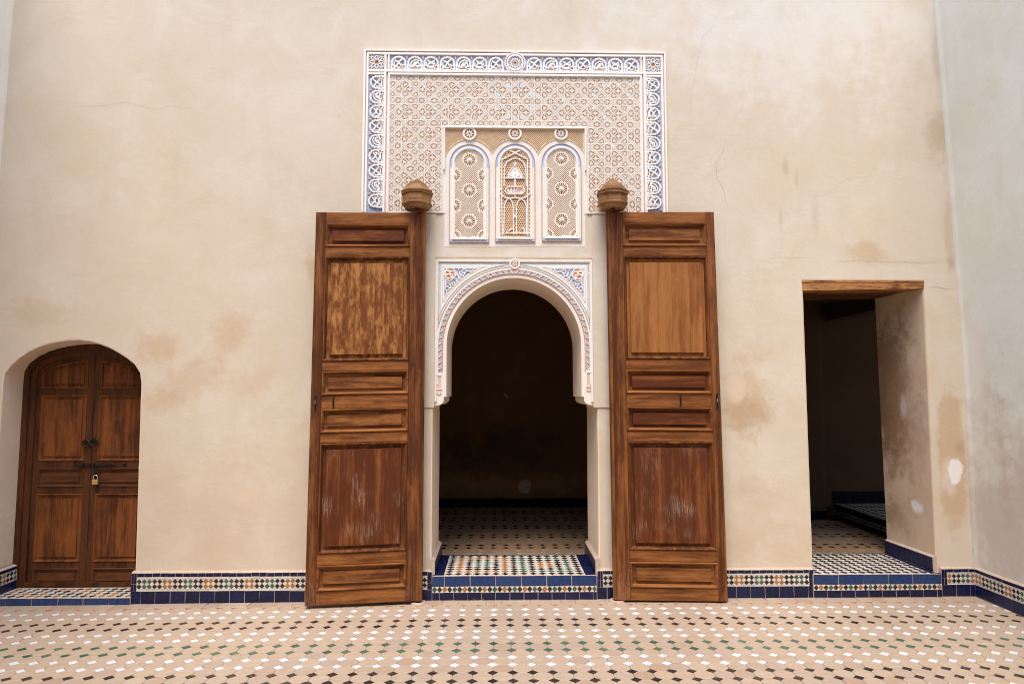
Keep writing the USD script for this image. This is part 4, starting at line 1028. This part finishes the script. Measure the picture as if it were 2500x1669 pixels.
# ground plate 
put(pan, 'ground', ext(O(XA[0], pz0, XB[0], ZA[0]).difference(O(at(1088, 400)[0], 0, at(1425.5, 400)[0], at(1250, 316)[1])), -.004, .002), 'stucco_cream')
rg = np.random.default_rng(11)
def ragged(x0, x1, z0, z1, n=40):
    xs = np.linspace(x0, x1, n); top = z1 - np.where(rg.random(n) < .14, rg.uniform(.003, .0065, n), 0)
    return Polygon([(x0, z0), (x1, z0)] + [(a, b) for a, b in zip(xs[::-1], top[::-1])])
put(pan, 'outer_moulding', ext(unary_union([ragged(XA[0], XB[0], ZA[1], ZA[0]), O(XA[0], pz0, XA[1], ZA[1]), O(XB[1], pz0, XB[0], ZA[1])]), -.026, 0), 'stucco_white')
put(pan, 'painted_groove', ext(O(XA[1], ZA[2], XB[1], ZA[1]), -.010, 0), 'paint_orange', label='orange groove under the top edge')
put(pan, 'painted_groove', ext(unary_union([O(XA[1], pz0, XA[2], ZA[2]), O(XB[2], pz0, XB[1], ZA[2])]), -.010, 0), 'paint_pink', label='pink grooves down both sides')
med_c = at(1257.3, 156.5); med = Point(med_c).buffer(.082)
fil = unary_union([O(XA[2], ZA[3], XB[2], ZA[2]), O(XA[5], ZA[5], XB[5], ZA[4]), O(XA[2], pz0, XA[3], ZA[2]), O(XB[3], pz0, XB[2], ZA[2]), O(XA[4], pz0, XA[5], ZA[2]), O(XB[5], pz0, XB[4], ZA[2]),
                   O(XA[6], ZA[7], XB[6], ZA[6]), O(XA[6], pz0, XA[7], ZA[6]), O(XB[7], pz0, XB[6], ZA[6]), O(XA[2], ZA[5], XA[5], ZA[4]), O(XB[5], ZA[5], XB[2], ZA[4]), O(XA[2], ZA[7], XA[4], ZA[6]), O(XB[4], ZA[7], XB[2], ZA[6]),
                   O(XA[6], ZA[5], XA[7] - .004, ZA[2]), O(XB[7] + .004, ZA[5], XB[6], ZA[2])])
put(pan, 'fillet', ext(fil.difference(med), -.024, 0), 'stucco_white')
put(pan, 'painted_groove', ext(unary_union([O(XA[2], ZA[6], XB[2], ZA[5]), O(XA[5], pz0, XA[6], ZA[6]), O(XB[6], pz0, XB[5], ZA[6]), O(XA[5], ZA[5], XA[6], ZA[2]), O(XB[6], ZA[5], XB[5], ZA[2])]).difference(med), -.010, 0), 'paint_pink', label='inner orange and pink groove')
put(pan, 'band_ground', ext(O(XA[7], ZA[4], XB[7], ZA[3]), -.006, 0), 'paint_blue', label='blue ground of the top band')
put(pan, 'band_ground', ext(O(XA[3], pz0, XA[4], ZA[7]), -.006, 0), 'paint_blue', label='blue ground of the left band')
put(pan, 'band_ground', ext(O(XB[4], pz0, XB[3], ZA[7]), -.006, 0), 'paint_blue', label='blue ground of the right band')
def lobed(w, h, var):
    """polylobed arch with leaf scrolls, in a w by h box with its base at 0"""
    rx, rz, cz_ = w * .36, h * .34, h * .46
    lob = [Point(rx * math.cos(t), cz_ + rz * math.sin(t)).buffer(w * .105, 6) for t in np.linspace(-.25, math.pi + .25, 9)]
    outer = unary_union(lob + [affinity.scale(Point(0, cz_).buffer(1, 12), rx, rz)])
    inner = affinity.scale(outer, .80, .80, origin=(0, cz_))
    L = [outer.difference(inner)]
    for s in (-1, 1): L.append(sbox(s * w * .43 - w * .045, 0, s * w * .43 + w * .045, cz_ - .1 * h))
    ln = lambda pts, b: LineString([(x * w, z * h) for x, z in pts]).buffer(b * w * .78, 4)
    if var == 0: L += [ln([(-.3, .12), (-.1, .3), (.02, .5), (.15, .66), (.22, .7)], .05), ln([(-.22, .6), (-.05, .52), (.1, .36), (.24, .2)], .05), ln([(-.28, .2), (-.28, .5)], .04), Polygon([(.08 * w, .15 * h), (.3 * w, .15 * h), (.2 * w, .42 * h)])]
    if var == 1: L += [ln([(-.32, .2), (-.2, .52), (.05, .68), (.25, .6)], .04), ln([(-.3, .2), (0, .28), (.34, .24)], .04), ln([(-.12, .3), (.02, .5), (.2, .5), (.25, .38)], .055), ln([(-.05, .34), (.1, .4)], .05)]
    if var == 2: L += [ln([(-.2, .62), (0, .45), (.2, .62)], .05), ln([(-.22, .2), (-.16, .4), (.0, .5), (.16, .4), (.14, .25), (-.2, .22)], .045), ln([(.22, .12), (.22, .5)], .04), ln([(-.3, .3), (-.3, .5)], .04)]
    L += [ln([(-.5, .1), (-.25, .1), (-.25, .04), (.2, .04), (.2, .1), (.5, .1)], .028), Polygon([(-.36 * w, .0), (-.30 * w, .05 * h), (-.36 * w, .10 * h), (-.42 * w, .05 * h)]), Polygon([(.36 * w, .0), (.42 * w, .05 * h), (.36 * w, .10 * h), (.30 * w, .05 * h)])]
    g = unary_union([k.buffer(.00002) for k in L]).intersection(sbox(-.5 * w, 0, .5 * w, h))
    bud = affinity.scale(Point(w * .5, h * .84).buffer(w * .06, 6), .7, 1.7)
    dab = [Polygon([(.10 * w, .17 * h), (.26 * w, .17 * h), (.19 * w, .33 * h)]), sbox(-.1 * w, .14 * h, .1 * w, .21 * h), sbox(.17 * w, .2 * h, .24 * w, .36 * h)][var]
    return g, bud, dab
def motif_run(n, place, w, h):
    for i in range(n):
        g, bud, dab = lobed(w, h, i % 3)
        p = put(pan, 'lobed_arch', ext(place(g, i), -.022, -.004), 'stucco_white')
        put(p, 'bud', ext(place(bud, i), -.018, -.004), 'paint_pink'); put(p, 'painted_fill', ext(place(dab, i), -.0235, -.004), 'paint_orange')
x0_, x1_ = XA[7] + .004, at(1257.3, 156)[0] - .086
w_, h_ = (x1_ - x0_) / 7, ZA[3] - ZA[4]
motif_run(7, lambda g, i: affinity.translate(g, x0_ + (i + .5) * w_, ZA[4]), w_, h_)
x2_, x3_ = at(1257.3, 156)[0] + .086, XB[7] - .004; w2_ = (x3_ - x2_) / 7
motif_run(7, lambda g, i: affinity.translate(g, x2_ + (i + .5) * w2_, ZA[4]), w2_, h_)
zv = ZA[7] - .004; wv = .1165; hv = XA[4] - XA[3]; nvm = int((zv - pz0) / wv)
motif_run(nvm, lambda g, i: affinity.translate(affinity.rotate(g, 90, origin=(0, 0)), XA[4], zv - (i + .5) * wv), wv, hv)
motif_run(nvm, lambda g, i: affinity.translate(affinity.rotate(g, -90, origin=(0, 0)), XB[4], zv - (i + .5) * wv), wv, XB[3] - XB[4])
def star_square(x0, z0, x1, z1):
    c = ((x0 + x1) / 2, (z0 + z1) / 2); h = (x1 - x0) / 2; B = sbox(x0, z0, x1, z1)
    f = put(pan, 'star_square', ext(B, -.007, 0), 'paint_orange', label=None)
    pet, lat, dots = [], [], []
    for k in range(8):
        a = math.pi / 4 * k; R = h * (.9 if k % 2 == 0 else .98)
        d, nn = np.array([math.cos(a), math.sin(a)]), np.array([-math.sin(a), math.cos(a)])
        q = [d * R * .34, d * R * .5 + nn * h * .12, d * R * .78 + nn * h * .12, d * R * .92, d * R * .78 - nn * h * .12, d * R * .5 - nn * h * .12]
        pet.append(affinity.translate(Polygon(q), *c)); lat.append(pet[-1].buffer(h * .07).difference(pet[-1]))
        a2 = a + math.pi / 8; dots.append(affinity.translate(Point(h * .82 * math.cos(a2), h * .82 * math.sin(a2)).buffer(h * .13, 6), *c))
        lat.append(dots[-1].buffer(h * .05).difference(dots[-1]))
    for sx_ in (-1, 1):
        for sz_ in (-1, 1):
            dd = Point(c[0] + sx_ * h * .82, c[1] + sz_ * h * .82).buffer(h * .15, 6); dots.append(dd); lat.append(dd.buffer(h * .06).difference(dd))
    for q in pet: put(f, 'petal', ext(q, -.013, 0), 'paint_blue')
    for q in dots:
        q = q.difference(unary_union(pet)).intersection(B)
        if q.area > 1e-6: put(f, 'painted_dot', ext(q, -.012, 0), 'paint_green')
    put(f, 'lattice', ext(unary_union([k.buffer(.00003) for k in lat]).difference(unary_union([k.buffer(.00001) for k in pet + dots])).intersection(B), -.020, 0), 'stucco_white')
star_square(XA[3], ZA[4], XA[4], ZA[3]); star_square(XB[4], ZA[4], XB[3], ZA[3])
mf = put(pan, 'medallion', ext(unary_union([med.difference(Point(med_c).buffer(.073)), Point(med_c).buffer(.066).difference(Point(med_c).buffer(.054))]), -.026, 0), 'stucco_white')
put(mf, 'ring_groove', ext(Point(med_c).buffer(.074).difference(Point(med_c).buffer(.065)), -.012, 0), 'paint_orange')
put(mf, 'ground', ext(Point(med_c).buffer(.055), -.008, 0), 'paint_orange')
pet, lat = [], []
for k in range(12):
    a = 2 * math.pi * k / 12
    for r_, b_ in ((.022, .0058), (.041, .0075)):
        q = Point(med_c[0] + r_ * math.cos(a + (r_ > .03) * .26), med_c[1] + r_ * math.sin(a + (r_ > .03) * .26)).buffer(b_, 6); pet.append(q); lat.append(q.buffer(.0035).difference(q))
put(mf, 'petal', ext(unary_union(pet), -.012, 0), 'paint_blue'); put(mf, 'lattice', ext(unary_union(lat).difference(unary_union(pet)), -.020, 0), 'stucco_white')

# window zone
wx0, wx1, wz1 = at(1082.9, 400)[0], at(1430.4, 400)[0], at(1250, 312.3)[1]
FLD = O(XA[7], pz0, XB[7], ZA[7]); WZ = O(wx0, pz0 - .5, wx1, wz1)
fieldp = FLD.difference(WZ.buffer(.006, join_style=2))
put(pan, 'field_ground', ext(fieldp, -.0082, 0), 'ochre_ground')
# strapwork: upright, level and diagonal straps woven over the field, leaves carved in every gap
T = .090; fcx, fcz = at(1257, 249)
lines = []
B = 2.2
for k in range(-30, 31):
    for o in ((-.30, .30) if k % 2 == 0 else ()):
        lines.append(LineString([(k * T + o * T, -B), (k * T + o * T, B)])); lines.append(LineString([(-B, k * T + o * T), (B, k * T + o * T)]))
    for o in ((.38, .62) if k % 2 == 0 else (.5,)):
        c = (k + o) * T
        lines.append(LineString([(c - B, B), (c + B, -B)])); lines.append(LineString([(c - B, -B), (c + B, B)]))
lines = [affinity.translate(l, fcx, fcz) for l in lines]
lines = [s for l in lines for s in [l.intersection(fieldp.buffer(.05))] if not s.is_empty]
SW = .0032
straps = unary_union([l.buffer(SW, cap_style=2) for l in lines]).intersection(fieldp)
straps = unary_union([straps, fieldp.difference(fieldp.buffer(-.006, join_style=2))])
groove = unary_union([l.buffer(.0007, cap_style=2) for l in lines]).intersection(fieldp)
put(pan, 'strapwork', ext(straps, -.0120, -.004), 'stucco_cream')
DISC = [at(860 + a * SC, 100 + b * SC) for a, b in ((1988, 580), (1855, 698), (1855, 862), (1985, 977))] + [at(1240 + a / 5.226, 100 + b / 5.226) for a, b in ((180, 580), (308, 697), (310, 862), (180, 977))]
GST = [at(860 + a * SC, 100 + b * SC) for a, b in ((745, 590), (925, 590), (625, 700), (1060, 710), (620, 875), (1065, 870), (745, 990), (930, 990), (1460, 785), (820, 1350))] + [at(1240 + a / 5.226, 100 + b / 5.226) for a, b in ((1215, 575), (1400, 575), (1085, 695), (1535, 695), (1090, 865), (1540, 865), (1225, 980), (1405, 985), (700, 770), (1335, 1345))]
keep = unary_union([Point(p).buffer(.019) for p in DISC] + [Point(p).buffer(.017) for p in GST])
leaves = []
for cell in polys(fieldp.difference(straps)):
    for q in polys(cell.buffer(-.0020)):
        if q.area < 4e-6: continue
        if q.area < 6e-5: leaves.append(q.buffer(-.0012)); continue
        c = np.array(q.centroid.coords[0]); vs = np.array(q.simplify(.0012).exterior.coords)[:-1]
        if len(vs) < 3: continue
        deep = .42 if len(vs) > 3 else .26
        ring = []
        for a, b in zip(vs, np.roll(vs, -1, 0)): ring += [c + (a - c) * .98, c + ((a + b) / 2 - c) * deep]
        st = Polygon(ring).buffer(.0012).buffer(-.0004)
        if q.area > 6e-4: st = st.difference(unary_union([LineString([c + (a - c) * .22, c + (a - c) * .72]).buffer(.0010) for a in vs]))
        leaves += polys(st.intersection(q).difference(keep))
put(pan, 'leaf_carving', cat([ext(s, -.0105, -.004) for s in leaves if not s.is_empty]), 'stucco_cream', kind='stuff')
def star4(c, r): return affinity.translate(Polygon([(r * (1 if k % 2 == 0 else .5) * math.cos(k * math.pi / 5), r * (1 if k % 2 == 0 else .5) * math.sin(k * math.pi / 5)) for k in range(10)]), *c)
for p in DISC:
    put(pan, 'inlay_disc', cat([ext(Point(p).buffer(.0135, 8), -.0135, -.004)]), 'inlay_blue'); put(pan, 'disc_rim', ext(Point(p).buffer(.0185, 8).difference(Point(p).buffer(.0135, 8)), -.0150, -.004), 'stucco_white')
for p in GST:
    put(pan, 'star_ground', ext(Point(p).buffer(.017, 6), -.0100, -.004), 'paint_green'); put(pan, 'carved_star', ext(star4(p, .0155), -.0135, -.004), 'stucco_white')

# three blind windows
wc = [at(1146.2, 402)[0], at(1257.7, 402)[0], at(1370.3, 402)[0]]
wb = [at(1145, 592.3)[1], at(1257, 591)[1], at(1370, 589.5)[1]]; wtop = [at(1146, 354)[1], at(1257, 353)[1], at(1369, 352.5)[1]]
hwW = (at(1194.3, 470)[0] - at(1097.5, 470)[0]) / 2
def wshape(i, d=0.): 
    r = hwW - d; zs_ = wtop[i] - hwW; a = np.linspace(0, np.pi, 33)
    return Polygon(np.vstack([[[wc[i] + r, wb[i] + d]], np.c_[wc[i] + r * np.cos(a), zs_ + r * np.sin(a)], [[wc[i] - r, wb[i] + d]]]))
lat_top = O(wx0 + .012, at(1250, 375)[1] - .08, wx1 - .012, wz1 - .012)
archo = [Point(wc[i], wtop[i] - hwW).buffer(hwW + .040, 24) for i in range(3)]
meds = [at(1146.3, 327.7), at(1257.2, 327.3), at(1369.3, 327.3)]
low = sbox(wx0, pz0 - .35, wx1, wtop[0] - hwW)
spz = lat_top.difference(unary_union(archo + [Point(m).buffer(.05) for m in meds] + [low]))
put(pan, 'window_border', ext(O(wx0, wtop[0] - .2, wx1, wz1).difference(O(wx0 + .010, pz0 - 1, wx1 - .010, wz1 - .010)), -.026, 0), 'stucco_white')
solid = O(wx0 + .010, wtop[0] - hwW - .02, wx1 - .010, wz1 - .010).difference(spz)
solid = unary_union([solid, O(wx0 + .010, wb[0] - .03, wx1 - .010, wtop[0] - hwW)]).difference(unary_union([wshape(i) for i in range(3)])).difference(unary_union([Point(m).buffer(.037) for m in meds]))
put(pan, 'window_plate', ext(solid, -.0012, 0), 'surround_white')
put(pan, 'lattice_ground', sheet(spz.buffer(.002), -.0010), 'ochre_ground')
pitch = .0155; holes = []
bx0, bz0, bx1, bz1 = spz.bounds
nx_, nz_ = int((bx1 - bx0) / pitch) + 2, int((bz1 - bz0) / pitch * 2) + 2
for j in range(nz_):
    for i in range(nx_):
        p = (bx0 + (i + .5 * (j % 2)) * pitch, bz0 + j * pitch / 2)
        h_ = Polygon([(p[0] + .0050, p[1]), (p[0], p[1] + .0050), (p[0] - .0050, p[1]), (p[0], p[1] - .0050)])
        if spz.buffer(-.0015).contains(h_): holes.append(h_)
put(pan, 'spandrel_lattice', ext(spz.difference(unary_union(holes)), -.0065, -.001), 'lattice_ochre')
for m in meds: star_rosette(pan, m, .051, .038, -.006, 'ochre_ground', 'stucco_cream')

rs = random.Random(4)
def screen(name, i, label, rosettes):
    w = put(pan, name, ext(wshape(i).difference(wshape(i, .0030)), -.0135, 0), 'ochre_ground', label=label)
    zs_ = wtop[i] - hwW
    arc_part = O(-9, zs_ - .03, 9, 9); bot = O(-9, -9, 9, wb[i] + .026)
    bandp = wshape(i, .003).difference(wshape(i, .021))
    put(w, 'blue_band', ext(unary_union([bandp.intersection(arc_part), bandp.intersection(bot)]), -.009, 0), 'paint_periwinkle')
    put(w, 'worn_band', ext(bandp.difference(arc_part).difference(bot), -.009, 0), 'surround_white')
    put(w, 'inner_frame', ext(wshape(i, .0215).difference(wshape(i, .034)), -.017, 0), 'stucco_white')
    S_ = wshape(i, .034)
    put(w, 'recess', sheet(S_, -.0015), 'dark_hole')
    c = wc[i]; z_top = wtop[i]
    if rosettes:
        zt_, zb_ = wtop[i] - .034, wb[i] + .034; holes = []; hubs = []
        zz = lambda py: at(1250, 300 + py / 5.0585)[1]
        shift = {0: 0, 2: -.005}[i]
        cen = [(c, zz(465 - (25 if i == 2 else 0))), (c, zz(838 - (25 if i == 2 else 0))), (c, zz(1217 - (22 if i == 2 else 0)))]
        half_ = (cen[0][1] - cen[1][1]) / 2
        for s in (-1, 1):
            for k in (0, 1, 2): cen.append((c + s * (hwW - .036), cen[k][1] - half_))
        for (x, z) in cen:
            hubs.append(Point(x, z).buffer(.0085, 8))
            for k in range(16):
                a = 2 * math.pi * k / 16
                p = np.array([(.014, 0), (.026, .0036), (.042, .0058), (.048, 0), (.042, -.0058), (.026, -.0036)])
                q = affinity.translate(affinity.rotate(Polygon(p), math.degrees(a), origin=(0, 0)), x, z); holes.append(q)
                for rr2, sz2, ph in ((.0525, .0042, math.pi / 16), (.0565, .0036, 0)):
                    pp = (x + rr2 * math.cos(a + ph), z + rr2 * math.sin(a + ph)); holes.append(affinity.rotate(Polygon([(pp[0] + sz2, pp[1]), (pp[0], pp[1] + sz2 * .6), (pp[0] - sz2, pp[1]), (pp[0], pp[1] - sz2 * .6)]), math.degrees(a)))
        near = unary_union([Point(p).buffer(.058) for p in cen])
        g_ = .0160
        for ii in range(-16, 17):
            for jj in range(150):
                p = (c + (ii + .5 * (jj % 2)) * g_, zb_ + jj * g_ * .5)
                if near.contains(Point(p)): continue
                holes.append(affinity.rotate(sbox(p[0] - .0040, p[1] - .0040, p[0] + .0040, p[1] + .0040), rs.choice((0, 20, 45, 70))))
        holes = [h for h in holes if S_.buffer(-.003).contains(h)]
        put(w, 'pierced_screen', ext(S_.difference(unary_union(holes)), -.0055, -.0015), 'screen_cream')
        hb = unary_union(hubs).intersection(S_)
        put(w, 'hub', ext(hb, -.016, -.002), 'inlay_blue', label='pale blue hubs of the rosettes')
    else:
        holes = []; g_ = .0165
        for jj in range(80):
            for ii in range(-12, 13):
                p = (c + (ii + .5 * (jj % 2)) * g_, wb[i] + .04 + jj * g_ * .87)
                h_ = Point(p).buffer(.0060, 2)
                if S_.buffer(-.003).contains(h_): holes.append(h_)
        put(w, 'pierced_screen', ext(S_.difference(unary_union(holes)), -.006, -.002), 'lattice_ochre')
        q = lambda x, y: tuple(at(1200 + x / 6.03, 340 + y / 6.03))
        ln = lambda pts, b=.0034: LineString([q(*p) for p in pts]).buffer(b)
        arcp = lambda cx_, cy_, rx_, ry_, a0, a1: [(cx_ + rx_ * math.cos(t), cy_ + ry_ * math.sin(t)) for t in np.linspace(a0, a1, 20)]
        bands = [ln([(160, 1420), (150, 900), (152, 310), (345, 210), (528, 305), (534, 1420)]), ln([(275, 175), (345, 210), (415, 175)], .004),
                 ln([(185, 690), (188, 480), (200, 400), (225, 345), (300, 300), (345, 290), (400, 300), (465, 345), (490, 400), (505, 480), (515, 690)]),
                 ln(arcp(345, 780, 228, 95, -.45, .45) + [(500, 860), (430, 880), (345, 865), (260, 880), (190, 860)] + arcp(345, 780, 228, 95, math.pi - .45, math.pi + .45)),
                 ln([(180, 1400), (190, 980), (225, 900), (260, 870), (300, 920), (318, 1000), (322, 1400)]), ln([(365, 1400), (368, 1000), (390, 920), (435, 880), (480, 920), (512, 990), (515, 1400)]),
                 ln([(215, 1388), (560, 1388)], .003), ln([(322, 1140), (345, 1125), (368, 1140)], .004), ln([(345, 1125), (345, 1160)], .004), ln([(240, 1365), (290, 1330), (320, 1320)], .003), ln([(450, 1320), (480, 1320), (485, 1400)], .004), ln([(110, 1320), (125, 1420)], .003), ln([(560, 1320), (570, 1420)], .003)]
        put(w, 'raised_bands', ext(unary_union(bands).intersection(wshape(i, .03)), -.016, -.002), 'stucco_white')
        tre = Polygon([q(*p) for p in ((205, 588), (240, 560), (240, 510), (270, 480), (300, 430), (345, 385), (390, 430), (420, 480), (450, 510), (452, 560), (485, 588))])
        put(w, 'trefoil', cat([ext(tre, -.013, -.002), ext(tre.difference(tre.buffer(-.0045)), -.018, -.002), ext(unary_union([affinity.rotate(affinity.scale(Point(q(cx_, cy_)).buffer(.011), .55, 1), an_) for cx_, cy_, an_ in ((345, 450, 0), (285, 545, 50), (400, 545, -50), (345, 520, 0))]), -.017, -.002), ext(unary_union([ln([(345, 385), (345, 335)], .003), ln([(320, 380), (345, 370), (378, 380)], .003), ln([(345, 590), (345, 690)], .0048), Point(q(345, 690)).buffer(.0055), Point(q(345, 840)).buffer(.0055)]), -.016, -.002)]), 'stucco_white')
        put(w, 'trefoil_paint', ext(unary_union([affinity.rotate(affinity.scale(Point(q(cx_, cy_)).buffer(.013), .55, 1), an_).difference(affinity.rotate(affinity.scale(Point(q(cx_, cy_)).buffer(.0105), .55, 1), an_)) for cx_, cy_, an_ in ((345, 450, 0), (285, 545, 50), (400, 545, -50))]), -.0175, -.002), 'paint_pink')
        car = LineString([q(255, 765), q(430, 765)]).buffer(58 / 6.03 / 330)
        put(w, 'cartouche', cat([ext(car.difference(car.buffer(-.0045)), -.020, -.002)]), 'stucco_white')
        put(w, 'cartouche_ground', ext(car.buffer(-.0045), -.011, -.002), 'paint_pink')
        bb = lambda pts, b=.0021: LineString([q(*p) for p in pts]).buffer(b, cap_style=3)
        letters = [bb([(468, 730), (468, 770), (455, 795)]), bb([(448, 728), (448, 795), (425, 795), (425, 775)]), bb([(408, 740), (368, 740), (372, 765), (405, 775), (370, 800), (420, 800)]), bb([(335, 722), (335, 808)], .0024), bb([(318, 722), (318, 808)], .0018),
                   bb([(296, 728), (296, 798), (262, 798), (262, 780)]), bb([(275, 735), (275, 790)]), Point(q(237, 765)).buffer(.0052).difference(Point(q(237, 765)).buffer(.0018)), bb([(215, 745), (250, 745), (255, 795)])]
        put(w, 'lettering', ext(unary_union(letters), -.017, -.002), 'stucco_white', label='angular carved lettering in the cartouche')
screen('pierced_window', 0, 'left blind window with pierced rosette screen', True)
screen('pierced_window', 1, 'middle blind window with honeycomb screen, trefoil and lettered cartouche', False)
screen('pierced_window', 2, 'right blind window with pierced rosette screen', True)

# ---------------------------------------------------------------- small debris
rng = np.random.default_rng(21)
bxp, byp = gnd(1000 + 710 / 4.25, 1300 + 690 / 4.25)
tw = thing('dry_twigs', 'small tangle of dry twigs on the paving against the central step', 'debris', (bxp, byp, 0))
ms = []
for k in range(46):
    a, l = rng.uniform(0, 2 * np.pi), rng.uniform(.015, .05)
    c = np.array([bxp + rng.normal(0, .028), byp + rng.normal(0, .008), fz(bxp) + .003 + abs(rng.normal(0, .006))]); d = np.array([math.cos(a), math.sin(a) * .4, rng.uniform(-.1, .5)]) * l / 2
    p = [c - d, c + [rng.normal(0, .003), rng.normal(0, .003), .003], c + d]
    for q in p: q[2] = max(q[2], fz(bxp) + .002)
    ms.append(tube(p, rng.uniform(.0006, .0013), 4))
put(tw, 'twig_tangle', cat(ms), 'twig')
